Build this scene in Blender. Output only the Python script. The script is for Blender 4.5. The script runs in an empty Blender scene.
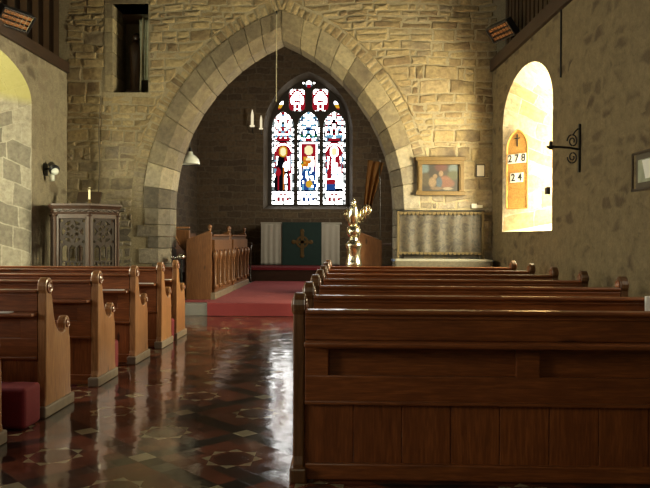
import bpy, math, random
from mathutils import Vector, Matrix, Euler
random.seed(7)
PI = math.pi
S = bpy.context.scene
COL = S.collection

# ------------------------------------------------------------------ mesh helper
class MB:
    def __init__(s):
        s.v = []; s.f = []; s.uv = None; s.col = None
    def add(s, vs, fs):
        b = len(s.v); s.v += [tuple(p) for p in vs]; s.f += [tuple(i + b for i in f) for f in fs]
        return s
    def box(s, x0, x1, y0, y1, z0, z1, M=None):
        vs = [Vector(p) for p in ((x0,y0,z0),(x1,y0,z0),(x1,y1,z0),(x0,y1,z0),(x0,y0,z1),(x1,y0,z1),(x1,y1,z1),(x0,y1,z1))]
        if M is not None: vs = [M @ p for p in vs]
        return s.add(vs, [(0,3,2,1),(4,5,6,7),(0,1,5,4),(1,2,6,5),(2,3,7,6),(3,0,4,7)])
    def prism(s, poly, fn, d0, d1):
        """poly of (a, b); fn(a, b, d) -> point"""
        n = len(poly)
        vs = [fn(a, b, d0) for a, b in poly] + [fn(a, b, d1) for a, b in poly]
        fs = [tuple(range(n)), tuple(range(2*n-1, n-1, -1))] + [(i, (i+1) % n + 0, n+(i+1) % n, n+i)[::-1] for i in range(n)]
        return s.add(vs, fs)
    def lathe(s, prof, c=(0,0,0), n=24, M=None):
        vs = []; fs = []
        for r, z in prof:
            for k in range(n):
                t = 2*PI*k/n
                vs.append(Vector((r*math.cos(t), r*math.sin(t), z)))
        m = len(prof)
        for i in range(m-1):
            for k in range(n):
                fs.append((i*n+k, i*n+(k+1) % n, (i+1)*n+(k+1) % n, (i+1)*n+k))
        fs.append(tuple(range(n-1, -1, -1))); fs.append(tuple((m-1)*n+k for k in range(n)))
        if M is not None: vs = [M @ p for p in vs]
        return s.add([p + Vector(c) for p in vs], fs)
    def tube(s, pts, r, n=8):
        pts = [Vector(p) for p in pts]; R = r if isinstance(r, (list, tuple)) else [r]*len(pts)
        vs = []; fs = []; ref = None
        for i, p in enumerate(pts):
            d = (pts[min(i+1, len(pts)-1)] - pts[max(i-1, 0)]).normalized()
            if ref is None: ref = Vector((0,0,1)) if abs(d.z) < .9 else Vector((1,0,0))
            a = d.cross(ref).normalized(); b = d.cross(a).normalized(); ref = -b if False else ref
            for k in range(n):
                t = 2*PI*k/n
                vs.append(p + (a*math.cos(t) + b*math.sin(t))*R[i])
        m = len(pts)
        for i in range(m-1):
            for k in range(n):
                fs.append((i*n+k, i*n+(k+1) % n, (i+1)*n+(k+1) % n, (i+1)*n+k))
        fs.append(tuple(range(n-1, -1, -1))); fs.append(tuple((m-1)*n+k for k in range(n)))
        return s.add(vs, fs)
    def ball(s, c, r, n=14, sc=(1,1,1)):
        prof = [(max(r*math.sin(PI*i/n), 1e-4), -r*math.cos(PI*i/n)) for i in range(n+1)]
        return s.lathe(prof, c, n+4, Matrix.Diagonal((sc[0], sc[1], sc[2], 1)))
    def build(s, name, mat, parent=None, bevel=0, smooth=False, local=False, M=None, seg=2):
        me = bpy.data.meshes.new(name)
        vs = [Vector(p) for p in s.v]
        if M is not None: vs = [M @ p for p in vs]
        if parent is not None and not local:
            r = parent
            while r.parent: r = r.parent
            inv = r.matrix_basis.inverted(); vs = [inv @ p for p in vs]
        me.from_pydata(vs, [], s.f)
        if s.uv:
            l = me.uv_layers.new(name='UVMap')
            for i, c in enumerate(s.uv): l.data[i].uv = c
        if s.col:
            a = me.color_attributes.new('tint', 'FLOAT_COLOR', 'CORNER'); k = 0
            for p, c in zip(me.polygons, s.col):
                for _ in p.loop_indices:
                    a.data[k].color = (*c, 1); k += 1
        me.update(); me.validate()
        return link(name, me, mat, parent, bevel, smooth, seg)

def link(name, me, mat, parent=None, bevel=0, smooth=False, seg=2):
    o = bpy.data.objects.new(name, me); COL.objects.link(o)
    me.name = name
    me.materials.clear()
    me.materials.append(mat)
    if smooth:
        for p in me.polygons: p.use_smooth = True
    if bevel:
        b = o.modifiers.new('bevel', 'BEVEL'); b.width = bevel; b.segments = seg; b.limit_method = 'ANGLE'; b.angle_limit = .6
    if parent is not None: o.parent = parent
    return o

def holed(outline, holes, t, M):
    """flat plate of thickness t (local z from 0 to t) with holes; M maps local to world"""
    cu = bpy.data.curves.new('tmp', 'CURVE'); cu.dimensions = '2D'; cu.fill_mode = 'BOTH'; cu.extrude = t/2
    for pl in [outline] + list(holes):
        sp = cu.splines.new('POLY'); sp.points.add(len(pl)-1); sp.use_cyclic_u = True
        for q, (a, b) in zip(sp.points, pl): q.co = (a, b, 0, 1)
    o = bpy.data.objects.new('tmp', cu); COL.objects.link(o)
    dg = bpy.context.evaluated_depsgraph_get(); dg.update()
    me = bpy.data.meshes.new_from_object(o.evaluated_get(dg))
    bpy.data.objects.remove(o); bpy.data.curves.remove(cu)
    me.transform(M @ Matrix.Translation((0, 0, t/2))); me.update()
    return me
def text_mesh(txt, size, M, depth=.002):
    cu = bpy.data.curves.new('tmp', 'FONT'); cu.body = txt; cu.size = size; cu.align_x = 'CENTER'; cu.align_y = 'CENTER'; cu.extrude = depth
    cu.offset = size*.014
    o = bpy.data.objects.new('tmp', cu); COL.objects.link(o)
    dg = bpy.context.evaluated_depsgraph_get(); dg.update()
    me = bpy.data.meshes.new_from_object(o.evaluated_get(dg))
    bpy.data.objects.remove(o); bpy.data.curves.remove(cu)
    me.transform(M); me.update()
    return me
def to_local(me, root):
    r = root
    while r.parent: r = r.parent
    me.transform(r.matrix_basis.inverted()); return me

def tag(o, label, cat, group=None):
    o['label'] = label; o['category'] = cat
    if group: o['group'] = group
    return o
def thing(name, label, cat, loc=(0,0,0), rz=0, group=None):
    o = bpy.data.objects.new(name, None); COL.objects.link(o); o.empty_display_size = .1
    o.location = loc; o.rotation_euler = (0, 0, rz); o.matrix_basis = Matrix.Translation(loc) @ Matrix.Rotation(rz, 4, 'Z')
    return tag(o, label, cat, group)
def struct(o):
    o['kind'] = 'structure'; return o
def kids(o): return [c for c in COL.objects if c.parent == o]
def copy_tree(o, parent=None):
    c = o.copy(); COL.objects.link(c)
    if parent is not None: c.parent = parent
    for ch in list(o.children): copy_tree(ch, c)
    return c

# ------------------------------------------------------------------ materials
class NT:
    def __init__(s, name):
        s.m = bpy.data.materials.new(name); s.m.use_nodes = True; s.t = s.m.node_tree; s.t.nodes.clear()
        s.out = s.t.nodes.new('ShaderNodeOutputMaterial')
    def n(s, typ, props=None, **ins):
        nd = s.t.nodes.new(typ)
        for k, v in (props or {}).items(): setattr(nd, k, v)
        for k, v in ins.items():
            i = int(k[1:]) if k[0] == '_' and k[1:].isdigit() else k.replace('_', ' ')
            s.put(nd.inputs[i], v)
        return nd
    def put(s, sock, v):
        if isinstance(v, bpy.types.Node): v = v.outputs[0]
        if isinstance(v, bpy.types.NodeSocket): s.t.links.new(v, sock)
        else: sock.default_value = v
    def math(s, op, a, b=0.0, c=None):
        nd = s.t.nodes.new('ShaderNodeMath'); nd.operation = op
        s.put(nd.inputs[0], a); s.put(nd.inputs[1], b)
        if c is not None: s.put(nd.inputs[2], c)
        return nd.outputs[0]
    def mix(s, f, a, b, blend='MIX'):
        nd = s.t.nodes.new('ShaderNodeMix'); nd.data_type = 'RGBA'; nd.blend_type = blend
        s.put(nd.inputs[0], f); s.put(nd.inputs[6], c4(a)); s.put(nd.inputs[7], c4(b))
        return nd.outputs[2]
    def ramp(s, f, stops, interp='LINEAR'):
        nd = s.t.nodes.new('ShaderNodeValToRGB'); nd.color_ramp.interpolation = interp
        e = nd.color_ramp.elements
        while len(e) < len(stops): e.new(.5)
        for el, (p, c) in zip(e, stops): el.position = p; el.color = c4(c)
        s.put(nd.inputs[0], f); return nd.outputs[0]
    def noise(s, vec, scale, detail=3, rough=.5, dist=0):
        nd = s.n('ShaderNodeTexNoise', Scale=scale, Detail=detail, Roughness=rough, Distortion=dist)
        if vec is not None: s.put(nd.inputs['Vector'], vec)
        return nd.outputs[0]
    def bsdf(s, col, rough=.6, metal=0, bump=None, bstr=.3, bdist=.02, coat=0, spec=None, coatr=.1):
        b = s.n('ShaderNodeBsdfPrincipled')
        s.put(b.inputs['Base Color'], c4(col)); s.put(b.inputs['Roughness'], rough); s.put(b.inputs['Metallic'], metal)
        if coat: s.put(b.inputs['Coat Weight'], coat); s.put(b.inputs['Coat Roughness'], coatr)
        if spec is not None: s.put(b.inputs['Specular IOR Level'], spec)
        if bump is not None:
            bp = s.n('ShaderNodeBump', Strength=bstr, Distance=bdist, Height=bump); s.put(b.inputs['Normal'], bp)
        s.t.links.new(b.outputs[0], s.out.inputs[0]); return s.m
    def emit(s, col, st):
        e = s.n('ShaderNodeEmission'); s.put(e.inputs[0], c4(col)); s.put(e.inputs[1], st)
        s.t.links.new(e.outputs[0], s.out.inputs[0]); return s.m
    def obj(s): return s.n('ShaderNodeTexCoord').outputs['Object']
    def sep(s, v):
        nd = s.n('ShaderNodeSeparateXYZ'); s.put(nd.inputs[0], v); return nd.outputs
    def comb(s, x, y, z=0.0):
        nd = s.n('ShaderNodeCombineXYZ'); s.put(nd.inputs[0], x); s.put(nd.inputs[1], y); s.put(nd.inputs[2], z); return nd.outputs[0]
def c4(c):
    return (*c, 1.0) if isinstance(c, tuple) and len(c) == 3 else c
def hexc(r, g, b):
    f = lambda u: (u/255/12.92 if u/255 <= .04045 else ((u/255+.055)/1.055)**2.4)
    return (f(r), f(g), f(b))

def plain(name, col, rough=.6, metal=0, coat=0, var=.15, scale=8, bump=.1):
    t = NT(name); v = t.obj(); n = t.noise(v, scale, 4)
    c = t.mix(n, tuple(x*(1-var) for x in col), tuple(min(1, x*(1+var)) for x in col))
    return t.bsdf(c, rough, metal, n, bump, .01, coat)

def stone_mat(name, stops, rough=.85, bstr=.6, light=(.46,.39,.26), dust=.5, grey=(.3,.27,.235)):
    t = NT(name); v = t.obj(); g = t.n('ShaderNodeNewGeometry')
    base = t.ramp(g.outputs['Random Per Island'], stops)
    n1 = t.noise(v, 2.2, 5, .6); n2 = t.noise(v, 14, 6, .65); n3 = t.noise(v, 55, 3, .6)
    c = t.mix(t.math('MULTIPLY', t.ramp(n1, [(.38, (0,0,0)), (.66, (1,1,1))]), dust), base, light)
    c = t.mix(t.math('MULTIPLY', t.math('SUBTRACT', n2, .25), .9), c, (.02,.015,.01), 'MULTIPLY') if False else t.mix(t.ramp(n2, [(.3, (0,0,0)), (.75, (1,1,1))]), t.mix(1.0, c, (.62,.6,.58), 'MULTIPLY'), t.mix(1.0, c, (1.2,1.2,1.15), 'MULTIPLY'))
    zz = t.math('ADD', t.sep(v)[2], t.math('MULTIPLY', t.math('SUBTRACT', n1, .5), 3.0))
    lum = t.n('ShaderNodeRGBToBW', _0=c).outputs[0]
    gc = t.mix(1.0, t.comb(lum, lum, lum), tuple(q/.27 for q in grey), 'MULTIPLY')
    c = t.mix(t.ramp(t.math('MULTIPLY', zz, .25), [(.35, (.75,.75,.75)), (.85, (0,0,0))]), c, gc)  # greyer low, ochre high: mixed-colour light put into the stone colour
    h = t.math('ADD', t.math('MULTIPLY', n2, .7), t.math('MULTIPLY', n3, .3))
    return t.bsdf(c, rough, 0, h, bstr, .035)

def mortar_mat(name, col):
    t = NT(name); v = t.obj(); n1 = t.noise(v, 3, 5, .6); n2 = t.noise(v, 30, 5, .7)
    c = t.mix(n1, tuple(x*.55 for x in col), tuple(x*1.15 for x in col))
    c = t.mix(t.ramp(n2, [(.35, (0,0,0)), (.7, (1,1,1))]), t.mix(1.0, c, (.7,.68,.65), 'MULTIPLY'), c)
    return t.bsdf(c, .92, 0, n2, .5, .02)

def rubble_mat(name, mortar, stones, axis='y', cover=.5, scale=1.0, bstr=.8):
    """lime-washed rubble: long stones show through the pale mortar in patches"""
    t = NT(name); v = t.obj(); x, y, z = t.sep(v)
    u = y if axis == 'y' else x
    w1 = t.noise(v, 1.7*scale, 3); w2 = t.noise(t.n('ShaderNodeMapping', Vector=v, Location=(7,3,5)).outputs[0], 1.7*scale, 3)
    vec = t.comb(t.math('ADD', t.math('MULTIPLY', u, 2.6*scale), t.math('MULTIPLY', w1, 1.2)), t.math('ADD', t.math('MULTIPLY', z, 5.0*scale), t.math('MULTIPLY', w2, 1.2)))
    vo = t.n('ShaderNodeTexVoronoi', {'feature': 'F1', 'distance': 'CHEBYCHEV'}, Vector=vec, Scale=1.0, Randomness=.75)
    ed = t.n('ShaderNodeTexVoronoi', {'feature': 'DISTANCE_TO_EDGE'}, Vector=vec, Scale=1.0, Randomness=.75)
    rnd = t.sep(vo.outputs['Color'])
    n2 = t.noise(v, 9, 6, .65); n3 = t.noise(v, 40, 4, .65); nl = t.noise(v, .9, 2)
    # how much of each stone shows
    edge = t.math('ADD', ed.outputs[0], t.math('MULTIPLY', t.math('SUBTRACT', n2, .5), .4))
    show = t.math('MULTIPLY', t.math('GREATER_THAN', t.math('ADD', rnd[0], t.math('MULTIPLY', t.math('SUBTRACT', nl, .5), .9)), 1-cover), 1.0)
    shape = t.ramp(edge, [(.05, (0,0,0)), (.3, (.9,.9,.9))])
    mask = t.math('MULTIPLY', shape, show)
    sc = t.ramp(rnd[1], stones)
    mc = t.mix(t.ramp(n2, [(.3, (0,0,0)), (.72, (1,1,1))]), tuple(q*.68 for q in mortar), tuple(q*1.12 for q in mortar))
    c = t.mix(mask, mc, sc)
    c = t.mix(t.ramp(n3, [(.3, (0,0,0)), (.7, (1,1,1))]), t.mix(1.0, c, (.72,.7,.68), 'MULTIPLY'), c)
    h = t.math('ADD', t.math('MULTIPLY', n2, .8), t.math('ADD', t.math('MULTIPLY', n3, .25), t.math('MULTIPLY', mask, .15)))
    return t.bsdf(c, .9, 0, h, bstr, .05)

def ashlar_mat(name, a, b, mortar, bw=.5, bh=.28, axis='uv', warp=.06, ms=.012, bstr=.6, rough=.85, head=None):
    t = NT(name); tc = t.n('ShaderNodeTexCoord'); v = tc.outputs['Object']
    if axis == 'uv': u, w, _ = t.sep(tc.outputs['UV'])
    else:
        x, y, z = t.sep(v); u, w = (x, z) if axis == 'x' else (y, z)
    n1 = t.noise(v, 2.5, 4); n2 = t.noise(v, 12, 5, .65)
    d = t.math('MULTIPLY', t.math('SUBTRACT', n1, .5), warp*2)
    vec = t.comb(t.math('ADD', u, d), t.math('ADD', w, d))
    br = t.n('ShaderNodeTexBrick', {'offset': .45, 'squash': 1.3, 'squash_frequency': 3}, Vector=vec, Color1=c4(a), Color2=c4(b), Mortar=c4(mortar), Scale=1.0, Mortar_Size=ms, Mortar_Smooth=.3, Bias=-.1, Brick_Width=bw, Row_Height=bh)
    c = t.mix(t.ramp(n2, [(.3, (0,0,0)), (.75, (1,1,1))]), t.mix(1.0, br.outputs[0], (.6,.58,.55), 'MULTIPLY'), t.mix(1.0, br.outputs[0], (1.15,1.15,1.1), 'MULTIPLY'))
    if head: c = t.mix(t.ramp(t.math('MULTIPLY', t.sep(v)[2], .2), [(.68, (0,0,0)), (.71, (.85,.85,.85))]), c, head)  # head tint: yellow-green light on the soffit put into the colour
    h = t.math('ADD', t.math('MULTIPLY', n2, .6), t.math('MULTIPLY', br.outputs['Fac'], -.5))
    return t.bsdf(c, rough, 0, h, bstr, .03)

def wood_mat(name, dark, light, axis='x', rough=.38, coat=.3, knots=True, gs=1.0):
    t = NT(name); v = t.obj()
    info = t.n('ShaderNodeObjectInfo')
    add = t.n('ShaderNodeVectorMath', {'operation': 'ADD'}, _0=v, _1=t.comb(t.math('MULTIPLY', info.outputs['Random'], 13), t.math('MULTIPLY', info.outputs['Random'], 7), 0.0)).outputs[0]
    st = {'x': (1.2, 14, 14), 'y': (14, 1.2, 14), 'z': (14, 14, 1.2)}[axis]
    mp = t.n('ShaderNodeMapping', Vector=add, Scale=tuple(q*gs for q in st)).outputs[0]
    n1 = t.noise(mp, 1.6, 5, .6, 1.2); n2 = t.noise(mp, 7, 3, .6); nb = t.noise(add, 1.3, 2)
    c = t.ramp(n1, [(.25, dark), (.75, light)])
    c = t.mix(t.ramp(n2, [(.42, (0,0,0)), (.62, (1,1,1))]), t.mix(1.0, c, (.72,.68,.62), 'MULTIPLY'), c)
    c = t.mix(t.ramp(nb, [(.35, (0,0,0)), (.7, (1,1,1))]), t.mix(1.0, c, (.75,.72,.7), 'MULTIPLY'), c)
    if knots:
        ks = {'x': (1.3, 4.5, 4.5), 'y': (4.5, 1.3, 4.5), 'z': (4.5, 4.5, 1.6)}[axis]
        vo = t.n('ShaderNodeTexVoronoi', Vector=t.n('ShaderNodeMapping', Vector=add, Scale=ks).outputs[0], Scale=1.0, Randomness=1.0)
        c = t.mix(t.ramp(vo.outputs['Distance'], [(.05, (1,1,1)), (.11, (0,0,0))]), c, tuple(q*.25 for q in dark))
    r = t.math('ADD', rough-.08, t.math('MULTIPLY', n1, .2))
    return t.bsdf(c, r, 0, n1, .12, .005, coat)

M = {}
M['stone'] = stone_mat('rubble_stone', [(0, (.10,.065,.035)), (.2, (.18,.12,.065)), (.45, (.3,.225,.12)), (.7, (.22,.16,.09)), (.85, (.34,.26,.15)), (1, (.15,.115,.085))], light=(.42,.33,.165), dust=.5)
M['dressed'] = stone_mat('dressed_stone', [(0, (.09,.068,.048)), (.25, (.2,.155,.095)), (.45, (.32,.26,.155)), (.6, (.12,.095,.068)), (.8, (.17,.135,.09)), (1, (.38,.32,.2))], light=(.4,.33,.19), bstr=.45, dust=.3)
M['mortar'] = mortar_mat('lime_mortar', (.37,.31,.2))
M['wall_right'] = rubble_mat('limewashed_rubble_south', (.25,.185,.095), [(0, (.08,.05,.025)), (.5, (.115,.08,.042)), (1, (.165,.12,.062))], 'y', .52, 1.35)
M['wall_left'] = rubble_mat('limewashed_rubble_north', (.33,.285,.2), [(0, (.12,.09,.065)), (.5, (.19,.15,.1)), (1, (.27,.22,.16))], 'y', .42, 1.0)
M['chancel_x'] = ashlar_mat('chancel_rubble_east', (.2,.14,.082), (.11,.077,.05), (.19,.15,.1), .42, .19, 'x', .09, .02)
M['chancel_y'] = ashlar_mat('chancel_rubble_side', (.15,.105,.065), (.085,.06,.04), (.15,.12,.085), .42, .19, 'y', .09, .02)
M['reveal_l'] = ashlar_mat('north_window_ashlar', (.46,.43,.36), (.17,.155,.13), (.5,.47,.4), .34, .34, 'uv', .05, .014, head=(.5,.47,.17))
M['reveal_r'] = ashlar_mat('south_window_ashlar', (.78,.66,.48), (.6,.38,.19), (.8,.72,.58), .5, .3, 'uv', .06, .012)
M['dark_splay'] = plain('shaded_window_splay', (.085,.065,.042), .9, var=.35, scale=5)  # the splay's dim light put into the stone colour
M['tracery'] = plain('dark_window_stone', (.06,.05,.04), .9)
PD, PL = (.16,.042,.009), (.37,.115,.027)
M['pew_x'] = wood_mat('varnished_pine_rail', PD, PL, 'x')
M['pew_z'] = wood_mat('varnished_pine_board', PD, PL, 'z')
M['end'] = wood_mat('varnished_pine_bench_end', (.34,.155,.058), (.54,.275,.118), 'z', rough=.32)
M['end_shade'] = wood_mat('shaded_bench_end', (.11,.045,.014), (.2,.09,.03), 'z', rough=.35)  # same pine as the left ends; right row's shade put into the colour
M['scuff'] = plain('scuffed_plinth', (.19,.14,.095), .6, var=.3, scale=14)
M['dark_x'] = wood_mat('dark_oak_x', (.022,.011,.006), (.055,.026,.013), 'x', knots=False)
M['dark_z'] = wood_mat('dark_oak_z', (.022,.011,.006), (.06,.03,.015), 'z', knots=False)
M['dark_y'] = wood_mat('dark_oak_y', (.022,.011,.006), (.06,.03,.015), 'y', knots=False)
M['beam'] = wood_mat('roof_timber', (.035,.017,.009), (.07,.036,.019), 'y', knots=False, coat=0, rough=.6)
M['pulpit'] = wood_mat('pulpit_oak', (.04,.016,.008), (.085,.038,.02), 'z', knots=False, rough=.55, coat=.1)
M['tracery_oak'] = wood_mat('matt_tracery_oak', (.018,.009,.006), (.04,.022,.013), 'z', rough=.75, coat=0, knots=False)
M['stall_z'] = wood_mat('choir_oak', (.16,.062,.02), (.27,.115,.04), 'z', rough=.5, coat=.1)
M['stall_d'] = wood_mat('shadowy_oak_panel', (.05,.02,.008), (.09,.038,.014), 'z', rough=.55, coat=0)  # choir oak darkened: shade behind the arcade put into the colour
M['stall_y'] = wood_mat('choir_oak_rail', (.14,.056,.018), (.23,.1,.035), 'y', rough=.5, coat=.1)
M['roof'] = wood_mat('roof_boards', (.018,.012,.008), (.04,.025,.016), 'z', knots=False, coat=0, rough=.7)
M['plaster'] = plain('pale_plaster', (.6,.58,.5), .9)
M['brass'] = plain('polished_brass', (.8,.74,.55), .22, 1, var=.1)
M['gold'] = plain('gilded_frame', (.105,.062,.016), .5, .2, var=.35, scale=30)
M['iron'] = plain('black_iron', (.012,.012,.013), .5, .4)
M['black'] = plain('black_plastic', (.012,.012,.014), .35)
M['white'] = plain('white_paint', (.8,.78,.72), .5, var=.05)
M['paper'] = plain('white_paper', (.8,.78,.72), .8, var=.04)
M['grey_stone'] = plain('grey_step_stone', (.2,.19,.18), .7, var=.3, scale=5)
M['red'] = plain('red_hassock_cloth', (.16,.008,.014), .85, var=.25, scale=40)
M['yellow'] = plain('yellow_embroidery', (.45,.28,.05), .8)
M['cord'] = plain('pale_cord', (.32,.28,.18), .8)
M['cloth_w'] = plain('cream_frontal_cloth', (.46,.44,.37), .9, var=.1)
M['cloth_g'] = plain('dark_green_frontal', (.012,.035,.03), .85, var=.2)
M['linen'] = plain('white_linen', (.26,.25,.21), .85, var=.05)
M['frill'] = plain('faded_fringe', (.1,.085,.06), .9, var=.5, scale=30)
M['fringe'] = plain('dull_gold_fringe', (.1,.07,.028), .8, var=.3, scale=40)
M['blue'] = plain('blue_cloth_edge', (.06,.09,.2), .8)
M['flag'] = plain('orange_brown_silk', (.3,.13,.03), .7, var=.4, scale=6)
M['candle'] = plain('cream_candle_wax', (.8,.72,.45), .5, var=.04)
M['terracotta'] = plain('heater_element', (.26,.10,.028), .5, var=.2)
M['board'] = wood_mat('hymn_board_oak', (.45,.23,.05), (.68,.38,.11), 'x', knots=False, rough=.5, coat=0)
M['silver'] = plain('silver_metal', (.75,.75,.72), .2, 1)
M['glassw'] = plain('opal_lamp_glass', (.75,.78,.72), .2)
M['lit'] = NT('lit_lamp_glass').emit((1,.85,.55), .9)
M['conduit'] = plain('painted_conduit', (.09,.07,.045), .7)
M['rag'] = plain('greenish_faded_cloth', (.34,.35,.25), .9, var=.5, scale=10)

def carpet_mat():
    t = NT('red_carpet'); v = t.obj(); n = t.noise(v, 160, 2); nb = t.noise(v, 1.2, 3)
    c = t.mix(nb, (.22,.028,.034), (.32,.052,.058))
    c = t.mix(t.math('MULTIPLY', n, .5), c, (.16,.012,.016))
    return t.bsdf(c, .95, 0, n, .3, .006)
M['carpet'] = carpet_mat()

def tile_mat():
    t = NT('victorian_floor_tiles'); v = t.obj(); x, y, z = t.sep(v)
    p = .55
    X = t.math('DIVIDE', t.math('ADD', x, 1.25+p*20), p); Y = t.math('DIVIDE', t.math('ADD', y, -4.80+p*20), p)
    # nearest lattice node, its parity (star on even, cream diamond on odd)
    ix = t.math('FLOOR', t.math('ADD', X, .5)); iy = t.math('FLOOR', t.math('ADD', Y, .5))
    dx = t.math('MULTIPLY', t.math('SUBTRACT', X, ix), p); dy = t.math('MULTIPLY', t.math('SUBTRACT', Y, iy), p)
    odd = t.math('ABSOLUTE', t.math('FLOORED_MODULO', t.math('ADD', ix, iy), 2.0))
    even = t.math('SUBTRACT', 1.0, odd)
    ax = t.math('ABSOLUTE', dx); ay = t.math('ABSOLUTE', dy)
    cheb = t.math('MAXIMUM', ax, ay); man = t.math('DIVIDE', t.math('ADD', ax, ay), 1.41421)
    a = .132
    s1 = t.math('LESS_THAN', cheb, a); s2 = t.math('LESS_THAN', man, a)
    core = t.math('MULTIPLY', even, t.math('MULTIPLY', t.math('LESS_THAN', cheb, a*.8), t.math('LESS_THAN', man, a*.8)))
    star = t.math('MULTIPLY', even, t.math('ABSOLUTE', t.math('SUBTRACT', s1, s2)))
    diam = t.math('MULTIPLY', odd, t.math('LESS_THAN', man, .066))
    # diagonal tile grid of 13 cm with black bands through the diamonds
    q = p*1.41421/6
    U = t.math('DIVIDE', t.math('ADD', t.math('SUBTRACT', t.math('MULTIPLY', X, p), t.math('MULTIPLY', Y, p)), p), 1.41421*q)
    V = t.math('DIVIDE', t.math('ADD', t.math('ADD', t.math('MULTIPLY', X, p), t.math('MULTIPLY', Y, p)), p), 1.41421*q)
    U = t.math('ADD', U, .5); V = t.math('ADD', V, .5)
    iu = t.math('FLOOR', U); iv = t.math('FLOOR', V)
    bu = t.math('LESS_THAN', t.math('FLOORED_MODULO', iu, 6.0), .5); bv = t.math('LESS_THAN', t.math('FLOORED_MODULO', iv, 6.0), .5)
    band = t.math('MAXIMUM', bu, bv)
    bu2 = t.math('COMPARE', t.math('FLOORED_MODULO', iu, 6.0), 3.0, .5); bv2 = t.math('COMPARE', t.math('FLOORED_MODULO', iv, 6.0), 3.0, .5)
    wn = t.n('ShaderNodeTexWhiteNoise', {'noise_dimensions': '2D'}, Vector=t.comb(iu, iv))
    red = t.ramp(wn.outputs[0], [(0, (.12,.037,.022)), (.4, (.19,.058,.033)), (.7, (.13,.042,.027)), (.85, (.03,.022,.02)), (1, (.2,.07,.04))])
    blk = t.ramp(wn.outputs[0], [(0, (.014,.013,.013)), (1, (.035,.03,.026))])
    c = t.mix(band, red, blk)
    c = t.mix(core, c, (.07,.024,.018))
    cream = t.mix(t.noise(v, 6, 3), (.22,.18,.1), (.42,.36,.22))
    c = t.mix(t.math('MAXIMUM', star, diam), c, cream)
    fu = t.math('ABSOLUTE', t.math('SUBTRACT', t.math('FRACT', U), .5)); fv = t.math('ABSOLUTE', t.math('SUBTRACT', t.math('FRACT', V), .5))
    grout = t.math('GREATER_THAN', t.math('MAXIMUM', fu, fv), .482)
    c = t.mix(t.math('MULTIPLY', grout, .7), c, (.02,.017,.014))
    n1 = t.noise(v, 3.2, 4, .6); n2 = t.noise(v, 25, 3)
    c = t.mix(t.ramp(n1, [(.3, (0,0,0)), (.7, (1,1,1))]), t.mix(1.0, c, (.7,.7,.7), 'MULTIPLY'), c)
    r = t.math('ADD', .035, t.math('MULTIPLY', n1, .16))
    h = t.math('ADD', t.math('MULTIPLY', n1, 1.0), t.math('ADD', t.math('MULTIPLY', n2, .12), t.math('MULTIPLY', grout, -.3)))
    t.bsdf(c, r, 0, h, .13, .012, .15, .7)
    b = next(n for n in t.t.nodes if n.type == 'BSDF_PRINCIPLED'); bp = next(n for n in t.t.nodes if n.type == 'BUMP')
    # every tile lies at its own very slight tilt
    tv = t.n('ShaderNodeVectorMath', {'operation': 'SUBTRACT'}, _0=wn.outputs['Color'], _1=(.5,.5,.5)).outputs[0]
    tv = t.n('ShaderNodeVectorMath', {'operation': 'MULTIPLY'}, _0=tv, _1=(.028,.028,0)).outputs[0]
    nn = t.n('ShaderNodeVectorMath', {'operation': 'ADD'}, _0=bp.outputs[0], _1=tv).outputs[0]
    nn = t.n('ShaderNodeVectorMath', {'operation': 'NORMALIZE'}, _0=nn).outputs[0]
    t.put(b.inputs['Normal'], nn); t.put(b.inputs['Coat Normal'], nn); return t.m
M['tiles'] = tile_mat()

def pane_mat(name, col, st):
    """daylight behind small leaded diamond panes"""
    t = NT(name); tc = t.n('ShaderNodeTexCoord'); u, w, _ = t.sep(tc.outputs['UV'])
    q = .14
    A = t.math('FRACT', t.math('DIVIDE', t.math('ADD', u, t.math('MULTIPLY', w, .7)), q)); B = t.math('FRACT', t.math('DIVIDE', t.math('SUBTRACT', u, t.math('MULTIPLY', w, .7)), q))
    lead = t.math('MINIMUM', t.math('LESS_THAN', t.math('ABSOLUTE', t.math('SUBTRACT', A, .5)), .46), t.math('LESS_THAN', t.math('ABSOLUTE', t.math('SUBTRACT', B, .5)), .46))
    return t.emit(t.mix(lead, (0,0,0), col), st)
GLASS_COL = dict(left=(1.0,.98,.68), right=(1.0,.91,.58), west=(1.0,.92,.6))
E_LEFT, E_RIGHT, E_OFF_L, E_OFF_R, E_WEST, E_EAST = 21.0, 115.0, 19.0, 8.0, 1.6, 18.0
M['pane_left'] = pane_mat('north_window_glass', GLASS_COL['left'], E_LEFT)
M['pane_right'] = pane_mat('south_window_glass', GLASS_COL['right'], E_RIGHT)
M['pane_off_l'] = pane_mat('unseen_north_glass', (1.0,.94,.8), E_OFF_L)
M['pane_off_r'] = pane_mat('unseen_south_glass', (1.0,.93,.75), E_OFF_R)
M['pane_unseen_west'] = pane_mat('unseen_west_glass', GLASS_COL['west'], E_WEST)
M['pane_unseen_chancel'] = pane_mat('unseen_chancel_glass', (1.0,.9,.7), 25.0)

def attr_mat(name, emit=None, rough=.6):
    t = NT(name); a = t.n('ShaderNodeVertexColor', {'layer_name': 'tint'})
    if emit: return t.emit(a.outputs[0], emit)
    return t.bsdf(a.outputs[0], rough)
M['stained'] = attr_mat('stained_glass', E_EAST)
M['painting'] = attr_mat('oil_painting', None, .5)

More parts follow.
